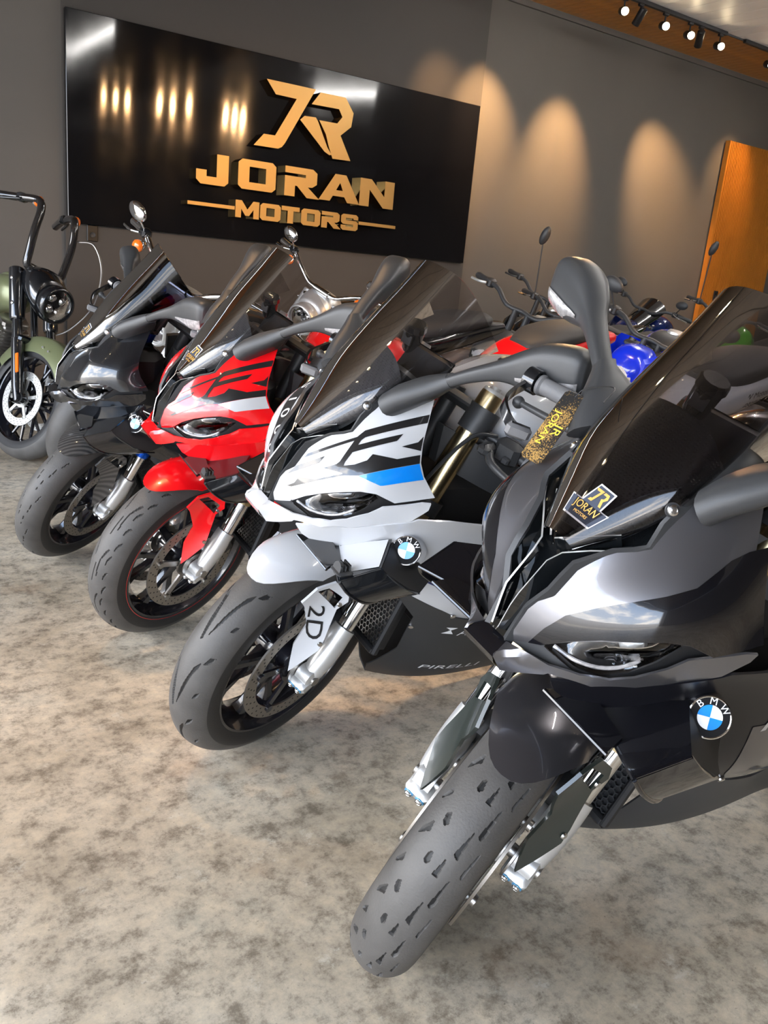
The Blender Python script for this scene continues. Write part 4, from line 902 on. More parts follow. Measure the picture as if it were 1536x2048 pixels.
_b = signm.node_tree.nodes['Principled BSDF']; _b.inputs['Anisotropic'].default_value = .9
_tv = signm.node_tree.nodes.new('ShaderNodeCombineXYZ'); _tv.inputs[2].default_value = 1.0; signm.node_tree.links.new(_tv.outputs[0], _b.inputs['Tangent'])
goldface = mat('gold_sign_face', (0.36, 0.225, 0.080), 0.38, metal=.65)
goldside = mat('polished_gold_return', (0.80, 0.50, 0.16), 0.12, metal=1)
outletm = mat('black_outlet', (0.008, 0.008, 0.009), 0.35)
whitew = mat('white_wall_paint', (0.62, 0.62, 0.62), 0.7)
asphalt = mat('asphalt', (0.36, 0.34, 0.31), 0.9, vary=.15, vscale=2)
def box_ob(name, c, d, m, parent=None, bev=0): return place(name, B().box(c, d, None, 0, bev).mesh(name), m, parent)
def struct(o): o['kind'] = 'structure'; return o
struct(box_ob('floor', ((XL + XR) / 2, (YF + YW) / 2, -.05), (XR - XL, YW - YF, .1), floorm))
struct(box_ob('ground_outside', (-33.4, 0, -.1), (60, 120, .1), asphalt))
wb = struct(box_ob('wall_back', ((XL + XR) / 2, YW + .1, ZC / 2), (XR - XL + .4, .2, ZC), wallm))
struct(box_ob('trim_1', ((XL + XR) / 2, YW - .012, ZC - .025), (XR - XL, .03, .05), wallm))
struct(box_ob('wall_panel', ((1.613 + 5.312) / 2, 6.62, ZC / 2), (5.312 - 1.613, .04, ZC), panelm))
struct(box_ob('wall_right', (XR + .1, (YF + YW) / 2, ZC / 2), (.2, YW - YF + .4, ZC), wallm))
struct(box_ob('wall_front', ((XL + XR) / 2, YF - .1, ZC / 2), (XR - XL + .4, .2, ZC), wallm))
wl = struct(box_ob('wall_left', (XL - .1, (YF + YW) / 2, ZC - .2), (.2, YW - YF + .4, .4), whitew))
box_ob('wall_pier', (XL - .1, 6.2, 1.65), (.2, .9, 3.3), whitew, wl); box_ob('wall_pier', (XL - .1, -7.4, 1.65), (.2, 1.2, 3.3), whitew, wl)
#struct(box_ob('awning', (XL - .9, 0, 3.42), (1.6, 14, .08), whitew))
# ceiling of planks
ce = struct(box_ob('ceiling', ((XL + XR) / 2, (YF + YW) / 2, ZC + .08), (XR - XL, YW - YF, .1), woodd))
me = B().box((0, 0, 0), (.194, 5.83 - YF, .022), None, 0, 0).mesh('ceiling_plank')
x = XL + .1
while x < XR: o = place('ceiling_plank', me, whitec if x > 5.0 else darkc, ce, Matrix.Translation((x, (5.83 + YF) / 2, ZC + .014))); x += .2
me = B().box((0, 0, 0), (.0965, .80, .022), None, 0, 0).mesh('wood_plank')
x = 2.05
while x < XR: o = place('wood_plank', me, woodc, ce, Matrix.Translation((x, 6.235, ZC + .014))); x += .1
struct(box_ob('trim_2', ((XL + XR) / 2, 5.832, ZC + .002), (XR - XL, .014, .03), plastic2))
# slatted wood panel on the wall
sp = empty('slat_panel', Matrix.Translation((9.016, 6.6, 0))); tag(sp, 'tall orange wood slat panel standing against the wall at the right edge', 'wall panel')
place('backing', B().box((.62, .0, 1.475), (1.24, .03, 2.95)).mesh('backing'), woodd, sp)
b = B()
for k in range(43): b.box((.015 + k * .029, -.026, 1.475), (.019, .022, 2.95))
so = place('slat', b.mesh('slat'), woods, sp); so['kind'] = 'stuff'
place('edge_board', B().box((-.006, -.01, 1.475), (.012, .06, 2.95)).mesh('edge_board'), woods, sp)
def outlet(x, z, y, label, w=.075, h=.115):
    r = empty('wall_outlet', Matrix.Translation((x, y, z))); tag(r, label, 'outlet')
    place('cover_plate', B().box((0, -.006, 0), (w, .012, h), None, 0, .003).mesh('cover_plate'), outletm, r); place('socket', B().rev([(.0, .003), (.016, .003), (.019, .005), (.019, 0)], c=(0, -.012, -.012), axis=(0, -1, 0), n=20).mesh('socket'), plastic, r)
outlet(1.80, 1.245, 6.60, 'black wall outlet just under the lower left corner of the sign'); outlet(9.27, 1.225, 6.562, 'black switch plate low on the orange slat panel')
# sign
sg = empty('wall_sign', Matrix.Translation((3.45, 6.6, 1.3))); tag(sg, 'large glossy black sign with gold JORAN MOTORS letters on the dark wall panel', 'sign')
IS = sg.matrix_world.inverted()
def onsign(name, b, mats): return place(name, b.mesh(name, len(mats), 30), mats, sg, IS)
onsign('sign_board', B().box((3.4515, 6.58, 1.9935), (3.66, .04, 1.383), None, 0, .004), [signm])
YS = 6.49
def letter(name, polys):
    """front face at y = YS, returns to the board"""
    P = polys[0]; n = len(P); ar = sum(P[i][0] * P[(i + 1) % n][1] - P[(i + 1) % n][0] * P[i][1] for i in range(n)); b = B()
    allp = [p if k == 0 else p for k, p in enumerate(polys)]; pts = [Vector(q) for p in allp for q in p]; edges = []; s = 0
    for p in allp: edges += [(s + i, s + (i + 1) % len(p)) for i in range(len(p))]; s += len(p)
    r = delaunay_2d_cdt(pts, edges, [], 0, 1e-6); V2 = np.array([tuple(v) for v in r[0]]); F = []
    for f in r[2]:
        c = V2[list(f)].mean(0)[None]
        if inside(c, P)[0] and not any(inside(c, h)[0] for h in allp[1:]):
            a, q, w = V2[f[0]], V2[f[1]], V2[f[2]]; cr = (q[0] - a[0]) * (w[1] - a[1]) - (q[1] - a[1]) * (w[0] - a[0]); F.append(tuple(f) if cr > 0 else tuple(f[::-1]))
    b.add([(v[0], YS, v[1]) for v in V2], F, 0)
    for k, p in enumerate(allp):
        m = len(p); a2 = sum(p[i][0] * p[(i + 1) % m][1] - p[(i + 1) % m][0] * p[i][1] for i in range(m)); q = p if (a2 > 0) == (k == 0) else p[::-1]
        b.add([(v[0], YS, v[1]) for v in q] + [(v[0], 6.56, v[1]) for v in q], [(i, i + m, (i + 1) % m + m, (i + 1) % m) for i in range(m)], 1)
    onsign(name, b, [goldface, goldside])
letter('monogram_stroke', [[(3.097, 2.504), (3.53, 2.505), (3.279, 2.069), (3.254, 2.038), (3.222, 2.022), (3.01, 2.019), (3.093, 2.112), (3.19, 2.114), (3.364, 2.407), (3.18, 2.409)]])
letter('monogram_bowl', [[(3.5, 2.393), (3.575, 2.491), (3.811, 2.493), (3.895, 2.389), (3.881, 2.282), (3.785, 2.203), (3.897, 2.022), (3.723, 2.017), (3.675, 2.116), (3.647, 2.191), (3.577, 2.287), (3.746, 2.289), (3.791, 2.344), (3.754, 2.398)]])
letter('monogram_leaf', [[(3.404, 2.263), (3.442, 2.297), (3.545, 2.302), (3.567, 2.276), (3.668, 2.095), (3.712, 2.045), (3.69, 2.040), (3.644, 2.06)]])
H0, H1 = 1.690, 1.906
def sc(x0, x1, z0, z1, P): return [(x0 + (x1 - x0) * a, z0 + (z1 - z0) * c) for a, c in P]
letter('letter', [sc(2.546, 2.809, 1.684, 1.908, [(.63, 1), (1, 1), (1, .12), (.88, 0), (.14, 0), (0, .14), (0, .46), (.32, .46), (.32, .26), (.63, .26)])])
letter('letter', [sc(2.890, 3.216, 1.688, 1.908, [(.1, 1), (.9, 1), (1, .88), (1, .12), (.9, 0), (.1, 0), (0, .12), (0, .88)]), sc(2.890, 3.216, 1.688, 1.908, [(.29, .77), (.73, .77), (.73, .25), (.29, .25)])])
RR_ = [(0, 1), (.86, 1), (1, .88), (1, .50), (.86, .38), (.72, .37), (1.1, .0), (.70, 0), (.38, .37), (.32, .37), (.32, 0), (0, 0), (0, .68), (.64, .68), (.64, .78), (0, .78)]
letter('letter', [sc(3.296, 3.592, 1.684, 1.908, RR_)])
letter('letter', [sc(3.615, 4.013, 1.689, 1.905, [(.37, 1), (.64, 1), (1, 0), (.70, 0), (.62, .2), (.34, .2), (.27, 0), (0, 0)]), sc(3.615, 4.013, 1.689, 1.905, [(.50, .70), (.575, .42), (.41, .42)])])
letter('letter', [sc(4.012, 4.364, 1.686, 1.908, [(0, 1), (.32, 1), (.72, .42), (.72, 1), (1, 1), (1, 0), (.70, 0), (.28, .62), (.28, 0), (0, 0)])])
Z0, Z1 = 1.472, 1.602
letter('letter', [sc(2.877, 3.082, Z0, Z1, [(0, 1), (.26, 1), (.5, .5), (.74, 1), (1, 1), (1, 0), (.76, 0), (.76, .52), (.58, .14), (.42, .14), (.24, .52), (.24, 0), (0, 0)])])
OO = [(.12, 1), (.88, 1), (1, .86), (1, .14), (.88, 0), (.12, 0), (0, .14), (0, .86)]; OI = [(.30, .74), (.70, .74), (.70, .26), (.30, .26)]
for x0, x1 in ((3.091, 3.274), (3.463, 3.644)): letter('letter', [sc(x0, x1, Z0, Z1, OO), sc(x0, x1, Z0, Z1, OI)])
letter('letter', [sc(3.281, 3.446, Z0, Z1, [(0, 1), (1, 1), (1, .74), (.66, .74), (.66, 0), (.34, 0), (.34, .74), (0, .74)])])
letter('letter', [sc(3.656, 3.831, Z0, Z1, RR_)])
letter('letter', [sc(3.846, 4.017, Z0, Z1, [(.12, 1), (.88, 1), (1, .88), (1, .68), (.72, .68), (.72, .77), (.28, .77), (.28, .62), (.88, .62), (1, .5), (1, .12), (.88, 0), (.12, 0), (0, .12), (0, .32), (.28, .32), (.28, .23), (.72, .23), (.72, .38), (.12, .38), (0, .5), (0, .88)])])
letter('rule', [[(2.483, 1.551), (2.871, 1.551), (2.871, 1.525), (2.483, 1.525)]]); letter('rule', [[(4.024, 1.555), (4.409, 1.555), (4.409, 1.529), (4.024, 1.529)]])
# ceiling track lights
lampglow = mat('lit_lamp_face', (1, .8, .5), .3, emit=(1.0, .80, .50), estr=55)
def kelvin(c): return c
spot_me = {}
def track(x0, x1, y, label):
    r = box_ob('light_track', ((x0 + x1) / 2, y, ZC - .016), (x1 - x0, .034, .032), outletm); tag(r, label, 'light track')
def spot(x, y, aim, label, lit=True, power=60, size=.6, group=None, blend=1.0, face=True):
    r = empty('track_spotlight', Matrix.Translation((x, y, ZC - .032))); tag(r, label, 'spotlight', group)
    place('bracket', cached('sp_br', lambda: B().box((0, 0, -.012), (.06, .03, .024), None, 0, .004).tube([(0, 0, -.02), (0, 0, -.085)], .007, 8).mesh('bracket')), outletm, r)
    d = (Vector(aim) - Vector((x, y, ZC - .13))).normalized(); q = d.to_track_quat('-Z', 'Y').to_matrix().to_4x4(); M = Matrix.Translation((0, 0, -.105)) @ q
    c = place('lamp_can', cached('sp_can', lambda: B().rev([(.0, .075), (.030, .075), (.036, .068), (.036, -.068), (.033, -.072), (.030, -.060), (0, -.058)], axis=(0, 0, 1), n=24).mesh('lamp_can')), outletm, r, M)
    place('lamp_face', cached('sp_face', lambda: B().rev([(0, -.0585), (.015, -.0595), (.0295, -.060)], axis=(0, 0, 1), n=20).mesh('lamp_face')), lampglow, c)
    if power:
        ld = bpy.data.lights.new('spot', 'SPOT'); ld.energy = power * 9; ld.color = (1.0, .58, .25); ld.spot_size = size; ld.spot_blend = blend; ld.shadow_soft_size = .03
        lo = bpy.data.objects.new('lamp_beam', ld); COL.objects.link(lo); lo.parent = c; lo.matrix_local = Matrix.Translation((0, 0, -.075))
track(4.2, 7.60, 5.81, 'long black ceiling track along the edge of the wood ceiling'); track(7.90, 11.5, 5.81, 'second black ceiling track running off at the right edge')
AIMV = (2.2, 0.4, .8)
spot(6.15, 5.81, (2.0, 0.2, 1.6), 'first lit spotlight, cut by the top edge of the photo', power=25)
spot(6.36, 5.81, (6.35, 6.62, 2.35), 'dark spotlight can turned to the wall, near the start of the track', power=44, size=.85)
spot(6.70, 5.81, (2.8, .2, 1.6), 'lit spotlight second from left on the ceiling track', power=25)
spot(7.06, 5.81, (3.4, .2, 1.6), 'lit spotlight in the middle of the first ceiling track', power=25)
spot(7.22, 5.81, (7.98, 6.62, 2.25), 'dark spotlight can turned to the wall, right of the middle spotlight', power=52, size=.85)
spot(7.52, 5.81, (3.8, .2, 1.6), 'lit spotlight last before the gap in the track', power=25)
spot(8.36, 5.81, (4.4, .2, 1.6), 'lit spotlight alone at the right edge of the photo', power=25)
for xx, ax, wd in ((5.22, 5.36, 'aimed at the right edge of the dark wall panel'), (9.0, 9.15, 'aimed at the slat panel'), (4.60, 4.9, 'aimed at the end of the sign')): spot(xx, 5.81, (ax, 6.62, 2.5), 'black spotlight above the picture ' + wd, power=44 if 5 < ax < 9 else 12, size=.85, group='spotlights outside the picture')
track(3.4, 7.2, -2.3, 'black ceiling track behind the camera'); 
ORD = ['first', 'second', 'third', 'fourth', 'fifth', 'sixth', 'seventh', 'eighth', 'ninth', 'tenth', 'eleventh']
for kk, (xx, yy) in enumerate(((3.45, -2.3), (3.62, -2.3), (4.40, -2.3), (4.60, -2.3), (4.80, -2.3), (5.25, -2.0), (5.48, -2.0), (5.60, -1.55), (6.45, -2.0), (6.62, -2.0), (6.78, -2.0))): spot(xx, yy, (3.6, 5.0, 1.0), ORD[kk] + ' warm spotlight from the left mirrored as a streak in the sign', power=14, group='spotlights outside the picture')
track(-2.8, 3.2, 2.6, 'black ceiling track over the row of sports bikes')
for kk, xx in enumerate((-2.4, -1.9, -1.4, -.9, .2, .7, 1.2, 1.7, 2.6)): spot(xx, 2.6, (xx + .8, 2.0, 0), ORD[kk] + ' spotlight from the open front on the track over the sports bikes', power=9, group='spotlights outside the picture')
ledm = mat('lit_white_tube', (1, 1, 1), .3, emit=(1.0, .97, .93), estr=125)
def led(pts, label):
    r = tag(place('linear_light', B().tube(pts, .016, 10).mesh('linear_light'), ledm), label, 'ceiling light')
led([(2.7, -.5, 3.60), (3.26, .33, 3.60), (3.30, 2.0, 3.60)], 'bent white tube light on the ceiling above the bikes, seen mirrored left on the sign')
led([(6.5, 1.1, 3.56), (7.05, 1.95, 3.56)], 'short white tube light on the ceiling, seen mirrored above the monogram')
led([(8.6, 3.0, 3.50), (9.3, 4.2, 3.50)], 'white tube light over the far end of the showroom, above the picture')  # added tube with no known counterpart, brightens the white ceiling planks
led([(6.0, 4.3, 3.52), (5.0, 3.6, 3.52)], 'white tube light over the back row of motorcycles, above the picture')  # second added tube, also there only to lift the ceiling brightness
# a low afternoon light from the open front is left to the sky; daylight only
# ---------------------------------------------------------------- the four sports bikes
def MW(rows): return Matrix(rows)
base = dict(screen=screen_clear, cowl=cowlm, tank=white, tail=white)
MG = MW([[-0.99999, .00462, .00113, .89117], [-.00476, -.97115, -.23842, .98992], [0, -.23842, .97116, .00179], [0, 0, 0, 1]])
gbike = sport_bike('dark grey and black sports motorcycle nearest the camera, with a gold tag hanging on it', MG, .4541,
    dict(base, upper=gray, twotone=True, strip=gray, chin=blackmet, trim=plastic2, side=blacksatin, band2=True, wing=blackmet, belly=plastic, mud=graydark, mleg=smoke, tank=blackmet, tail=graydark, screen=screen_gray, cowl=cowlblack, sticker=True, tyre='wedge', N=1400, Mm=112, bring=boltblue, radm=plastic, bowl=dark, proj=bulbwhite, sideprint=True, guard2=True, spin=.35, mr=(6, 6)))
wbike = sport_bike('white sports motorcycle with black RR lettering and blue stripe, second from the camera', MW([[-1, -.00264, -.0006, .88117], [.0027, -.97497, -.22234, 1.71894], [0, -.22234, .97497, .00155], [0, 0, 0, 1]]), .3241,
    dict(base, upper=white, rr=True, stripe=blue, sband=True, strip=white, chin=white, side=white, navy=True, wing=black, wingplate=white, belly=plastic, bellyprint=True, mud=white, mleg=white, mudprint=True, tyre='flash', N=1400, Mm=112, bring=boltblue, mount=True, tailprint=True, mr=(-20, 6), spin=.1, darkcar=True))
rbike = sport_bike('red sports motorcycle with black RR lettering and a white stripe, third from the camera', MW([[-1, -.00005, 0, .89637], [.00005, -.98022, -.19793, 2.44265], [0, -.19793, .98022, .00123], [0, 0, 0, 1]]), .3544,
    dict(base, upper=red, rr=True, stripe=white, strip=red, chin=red, side=red, wing=black, belly=plastic, mud=red, mleg=red, tank=red, tail=red, sticker=True, tyre='arc', N=900, Mm=72, rimstripe=True, badge=False, mount=True, mr=(-14, 4)))
kbike = sport_bike('all black sports motorcycle with smoked windscreen and carbon mudguard, farthest of the four', MW([[-.9911, -.128, -.0365, .83214], [.1331, -.95312, -.27176, 3.23488], [0, -.2742, .96167, .00238], [0, 0, 0, 1]]), .6749,
    dict(base, upper=black, strip=black, chin=black, side=black, wing=black, belly=plastic, mud=carbon, mleg=carbon, tank=black, tail=black, screen=screen_smoke, cowl=cowlblack, sticker=True, tyre='slash', N=720, Mm=60, rescap=blueano, forkout=blueano, forkcap=blueano, darkcar=True, mr=(20, 25)))
# gold tag tied to the mirror of the nearest bike
tg = empty('price_tag', MG @ Matrix.Translation((-.078, -.150, .950))); tag(tg, 'gold and black printed tag hanging on a thread from the grey bike mirror', 'tag')
def tagmesh():
    L = arr((.072, .018, -.094)); L /= np.linalg.norm(L); n = arr((.80, .12, .62)); n = n - L * (n @ L); n /= np.linalg.norm(n); w = np.cross(L, n); b = B(); hw, hl, ch = .0195, .064, .005
    P = [(-hw + ch, -hl), (hw - ch, -hl), (hw, -hl + ch), (hw, hl - ch), (hw - ch, hl), (-hw + ch, hl), (-hw, hl - ch), (-hw, -hl + ch)]; o = n * .034 + w * .006
    F = [o + w * x + L * y for x, y in P] + [o + w * x + L * y - n * .0012 for x, y in P]; b.add(F, [tuple(range(8)), tuple(range(15, 7, -1))] + [(i, i + 8, (i + 1) % 8 + 8, (i + 1) % 8) for i in range(8)])
    return b, o, n, L, w
tb, to, tn, tL, tw = tagmesh()
tagm = mat('gold_speckled_card', (.60, .36, .10), .35, metal=.6)
t = tagm.node_tree; bb = t.nodes['Principled BSDF']; oc = t.nodes.new('ShaderNodeTexCoord'); n1 = t.nodes.new('ShaderNodeTexNoise'); n1.inputs['Scale'].default_value = 420; n1.inputs['Detail'].default_value = 2; t.links.new(oc.outputs['Object'], n1.inputs['Vector'])
n2 = t.nodes.new('ShaderNodeTexNoise'); n2.inputs['Scale'].default_value = 22; t.links.new(oc.outputs['Object'], n2.inputs['Vector']); ad = t.nodes.new('ShaderNodeMath'); ad.operation = 'ADD'; t.links.new(n1.outputs[0], ad.inputs[0]); t.links.new(n2.outputs[0], ad.inputs[1])
rp = t.nodes.new('ShaderNodeValToRGB'); rp.color_ramp.elements[0].position = .47; rp.color_ramp.elements[0].color = (.035, .034, .034, 1); rp.color_ramp.elements[1].position = .58; rp.color_ramp.elements[1].color = (.62, .38, .12, 1); md = t.nodes.new('ShaderNodeMath'); md.operation = 'MULTIPLY'; md.inputs[1].default_value = .5; t.links.new(ad.outputs[0], md.inputs[0]); t.links.new(md.outputs[0], rp.inputs[0]); t.links.new(rp.outputs[0], bb.inputs['Base Color'])
place('card', tb.mesh('card'), tagm, tg)
tup = -tw if np.cross(tL, -tw) @ tn > 0 else tw
for txt, sz, dy in (('JORAN', .016, -.007), ('JR', .019, .009)):
    b = B(); put_text(b, txt, sz, to + tn * .0006 + tup * dy + tL * .004, tL, tup, 0, 0, 1.25); place('lettering', b.mesh('lettering'), mat('yellow_print', (.85, .60, .06), .35), tg)
place('thread', B().tube(smooth_path([tuple(to - tL * .058), tuple(to - tL * .075 + arr((0, .01, .004))), (-.02, .045, .105), (.03, .075, .095)], 5), .0009, 6).mesh('thread'), textblack, tg)
# ---------------------------------------------------------------- other motorcycles
army = mat('matt_army_green_paint', (0.165, 0.185, 0.095), 0.32, metal=.3, coat=.25, coat_rough=.25)
silverp = mat('silver_grey_paint', (0.30, 0.28, 0.29), 0.25, metal=.4, coat=1)
bluep = mat('gloss_blue_paint', (0.006, 0.03, 0.72), 0.2, coat=1)
navyp = mat('dark_navy_paint', (0.004, 0.012, 0.085), 0.2, coat=1)
greenp = mat('lime_green_paint', (0.10, 0.50, 0.02), 0.25, coat=1)
def std_wheel(parent, R, w, rimm, M, spokes=9, disc=0, dm=None, thin=False, tyre_m=None, dr=.145):
    """tyre with rim, spokes and brake disc under it"""
    key = ('sw', R, w); tw = place('front_wheel' if disc else 'rear_wheel', cached(key, lambda: tyre_mesh(None, 80, 22, R=R - w, r=w, rimr=R - w * 1.25, twidth=w * 1.05)), [tyre_m or rubber, rubberside, rubbergroove], parent, M)
    def rim():
        b = B(); rr = R - w * 1.25; b.rev([(rr + .006, -w * .8), (rr + .010, -w * .7), (rr - .012, -w * .5), (rr - .018, 0), (rr - .012, w * .5), (rr + .010, w * .7), (rr + .006, w * .8), (rr - .012, w * .66), (rr - .028, 0), (rr - .012, -w * .66)], n=56, closed=True)
        b.rev([(.012, -.07), (.042, -.07), (.034, -.03), (.034, .03), (.042, .07), (.012, .07)], n=24, closed=True)
        for i in range(spokes):
            for d in (-1, 1):
                a0 = 2 * PI * i / spokes; a1 = a0 + d * (.14 if thin else .10); p0 = (math.cos(a0) * .035, d * .03, math.sin(a0) * .035); p1 = (math.cos(a1) * (rr - .02), d * .004, math.sin(a1) * (rr - .02)); b.tube([p0, p1], [.010, .007] if not thin else [.012, .008], 8)
        return b.mesh('rim')
    place('rim', cached(('sr', R, w, spokes, thin), rim), rimm, tw)
    if disc:
        for y in ((-.072, .072) if disc == 2 else (-.072 * disc,)):
            place('brake_disc', cached(('sd', y, dr), lambda: disc_mesh(y, dr, dr * .72, .005)), dm or discm, tw); place('disc_carrier', cached(('sc', y, dr), lambda: carrier_mesh(y, dr * .74)), dm or steel, tw)
            ho = place('drill_hole', cached(('shh', y, dr), lambda: holes_mesh(y, dr, dr * .72, 30)), dark, tw); ho['kind'] = 'stuff'
        place('axle', cached('saxle', lambda: B().tube([(0, -.14, 0), (0, .14, 0)], .014, 14).mesh('axle')), steel, tw)
    return tw
def bend_mesh(P, r, n=14, k=6): return B().tube(smooth_path(P, k), r, n)
def arc_fender(R, w, a0, a1, drop, th=.004, na=28, nq=15, z0=.31):
    V = []
    for t_ in (0, th):
        for i in range(na):
            for j in range(nq):
                q = (j / (nq - 1) * 2 - 1); a = math.radians(a0 + (a1 - a0) * i / (na - 1)); s_ = abs(q); y = q * w if s_ < .72 else math.copysign(w * (.72 + .28 * math.sin((s_ - .72) / .28 * PI / 2)), q); d = drop * max(0, (s_ - .45) / .55) ** 2 + .012 * s_ ** 2
                rr = R - d - t_; V.append((rr * math.cos(a), y, z0 + rr * math.sin(a)))
    n = na * nq; F = []
    for i in range(na - 1):
        for j in range(nq - 1): f = (i * nq + j, (i + 1) * nq + j, (i + 1) * nq + j + 1, i * nq + j + 1); F.append(f[::-1]); F.append(tuple(x + n for x in f))
    ed = list(range(nq)) + [i * nq + nq - 1 for i in range(1, na)] + [(na - 1) * nq + j for j in range(nq - 2, -1, -1)] + [i * nq for i in range(na - 2, 0, -1)]
    for a, b_ in zip(ed, ed[1:] + ed[:1]): F.append((a, b_, b_ + n, a + n))
    b = B(); b.add(V, F); return b
def cruiser(label, M, steer, c):
    root = empty('cruiser_motorcycle', M); tag(root, label, 'motorcycle')
    rk = math.radians(c.get('rake', 29)); ax = Vector((-math.sin(rk), 0, math.cos(rk))); o0 = Vector((c.get('trail', .14), 0, 0)); S = Matrix.Translation(o0) @ Matrix.Rotation(steer, 4, ax) @ Matrix.Translation(-o0)
    A = arr(ax); R = c.get('R', .325); fx = lambda z: -.0 - (z - R) * math.tan(rk) + c.get('off', .02)
    w = std_wheel(root, R, c.get('w', .066), c['rim'], S @ Matrix.Translation((0, 0, R)), 9, c.get('disc', 2), c.get('discm'), True, c.get('tyrem'), dr=c.get('dr', .147)); 
    T = R + .035
    ff = place('front_fender', arc_fender(T, .085, c.get('fa0', 38), c.get('fa1', 150), .085, z0=R).mesh('front_fender', ang=60), c['paint'], root, S)
    for a in (72, 82):
        for s_ in (-1, 1): place('rivet', B().rev([(0, .004), (.006, .004), (.006, -.004)], c=((T - .06) * math.cos(math.radians(a)), s_ * .084, R + (T - .06) * math.sin(math.radians(a))), axis=(0, s_, 0), n=12).mesh('rivet'), bolt, ff)
    for s_ in (1, -1):
        fl = place('fork_leg', B().tube([(fx(R - .02), s_ * .115, R - .02), (fx(R + .05), s_ * .115, R + .05), (fx(.62), s_ * .115, .62)], [.026, .034, .032], 16).rev([(.015, .03), (.03, .03), (.034, .02), (.034, -.02), (.03, -.03)], c=(fx(R) , s_ * .115, R), axis=(0, 1, 0), n=20).mesh('fork_leg'), c['fork'], root, S)
        place('fork_tube', B().tube([(fx(.60), s_ * .115, .60), (fx(.74), s_ * .115, .74)], .026, 16).mesh('fork_tube'), c.get('tube', chrome), fl); place('fork_cover', B().tube([(fx(.72), s_ * .115, .72), (fx(.73), s_ * .115, .73), (fx(.985), s_ * .115, .985), (fx(.99), s_ * .115, .99)], [.034, .040, .040, .034], 18).mesh('fork_cover'), c['nacelle'], fl)
        for z in (.80, .93): place('bolt', B().rev([(0, .008), (.006, .008), (.010, .005), (.010, 0)], c=(fx(z) + .01, s_ * .154, z), axis=(0, s_, .0), n=14).mesh('bolt'), bolt, fl)
        if c.get('reflect'): place('reflector', B().box((fx(.50) + .028, s_ * .142, .50), (.022, .010, .11), np.array(Matrix.Rotation(-rk, 3, 'Y')), 0, .003).mesh('reflector'), amber, fl)
    # headlight nacelle
    z = c.get('lampz', .86); cx = fx(z) + c.get('lampx', .10); la = arr((.985, 0, -.17)); hl = place('headlight', B().rev([(0, -.15), (.05, -.145), (.085, -.11), (.103, -.05), (.106, 0), (.100, .012), (.092, .014), (.090, .002)], c=(cx, 0, z), axis=la, n=36).mesh('headlight', ang=60), c['lampshell'], root, S)
    place('lamp_lens', B().rev([(0, .016), (.04, .014), (.075, .008), (.091, .0)], c=(cx, 0, z), axis=la, n=36).mesh('lamp_lens', ang=60), lens_glass, hl); place('lamp_bowl', B().rev([(0, -.05), (.06, -.045), (.090, -.004)], c=(cx, 0, z), axis=la, n=32).mesh('lamp_bowl'), dark, hl)
    up = arr((.17, 0, .985)); sd = arr((0, 1, 0))
    for dy, dz in ((.038, .032), (-.038, .032), (-.03, -.036), (.034, -.034)): place('lamp_element', B().rev([(0, .012), (.012, .011), (.022, .004), (.028, -.006), (.022, -.02)], c=arr((cx, 0, z)) + sd * dy + up * dz - la * .012, axis=la, n=18).mesh('lamp_element'), c.get('elem', reflector), hl)
    place('nacelle', B().loft(ell_rings(smooth_path([(cx - .27, 0, z + .11, .09, .04), (cx - .20, 0, z + .095, .115, .085), (cx - .12, 0, z + .06, .125, .115), (cx - .05, 0, z + .01, .108, .11)], 4), 26, 2.4)).mesh('nacelle', ang=60), c['lampshell'], hl)
    # bars
    hb = None
    for s_ in (1, -1):
        P = [(p[0], p[1] * s_, p[2]) for p in c['bar']]; b = bend_mesh(P, c.get('barr', .0145), 14); hb = place('handlebar', b.mesh('handlebar', ang=60), c['barm'], root, S)
        g0, g1 = arr(P[-2]), arr(P[-1]); d = (g1 - g0) / np.linalg.norm(g1 - g0); place('grip', B().rev([(.014, -.13), (.020, -.128), (.018, -.06), (.020, -.005), (.012, 0), (0, 0)], c=g1, axis=d, n=18).mesh('grip'), c.get('gripm', plastic), hb)
        place('switchgear', B().box(g1 - d * .165, (.05, .06, .05), np.array(Matrix.Rotation(math.atan2(d[1], d[0]) - PI / 2, 3, 'Z')), 0, .010).mesh('switchgear'), c.get('swm', plastic), hb)
        lv = smooth_path([tuple(g1 - d * .15 + arr((.035, 0, .0))), tuple(g1 - d * .10 + arr((.065, 0, -.004))), tuple(g1 - d * .01 + arr((.060, 0, -.012)))], 5); place('lever', B().tube(lv, .0075, 10).mesh('lever'), c.get('levm', chrome), hb)
        if c.get('mirrors', True):
            m0 = g1 - d * .17; mc = m0 + arr(c.get('moff', (.03, .045, .155))) * arr((1, s_, 1)); mi = place('mirror', B().sphere(mc, (.022, .060, .042), 20, 12, 0, np.array(Matrix.Rotation(.25 * s_, 3, 'X'))).mesh('mirror', ang=60), c['mirm'], root, S); place('mirror_stem', bend_mesh([tuple(m0), tuple(m0 + (mc - m0) * .5 + arr((.012, -.012 * s_, 0))), tuple(mc - arr((0, .02 * s_, .03)))], .0055, 10).mesh('mirror_stem'), c['mirm'], mi)
        if c.get('signals', True):
            sc_ = g1 - d * .20 + arr(c.get('soff', (.05, 0, -.05))); ts = place('turn_signal', B().rev([(0, -.045), (.018, -.035), (.030, -.005), (.031, .0)], c=sc_, axis=(1, 0, 0), n=20).mesh('turn_signal', ang=60), c.get('sigm', chrome), root, S); place('signal_lens', B().rev([(.030, 0), (.029, .014), (.018, .024), (0, .027)], c=sc_, axis=(1, 0, 0), n=20).mesh('signal_lens', ang=60), amber, ts); place('signal_stem', B().tube([tuple(sc_ - arr((.02, 0, 0))), tuple(g1 - d * .19)], .008, 8).mesh('signal_stem'), c.get('sigm', chrome), ts)
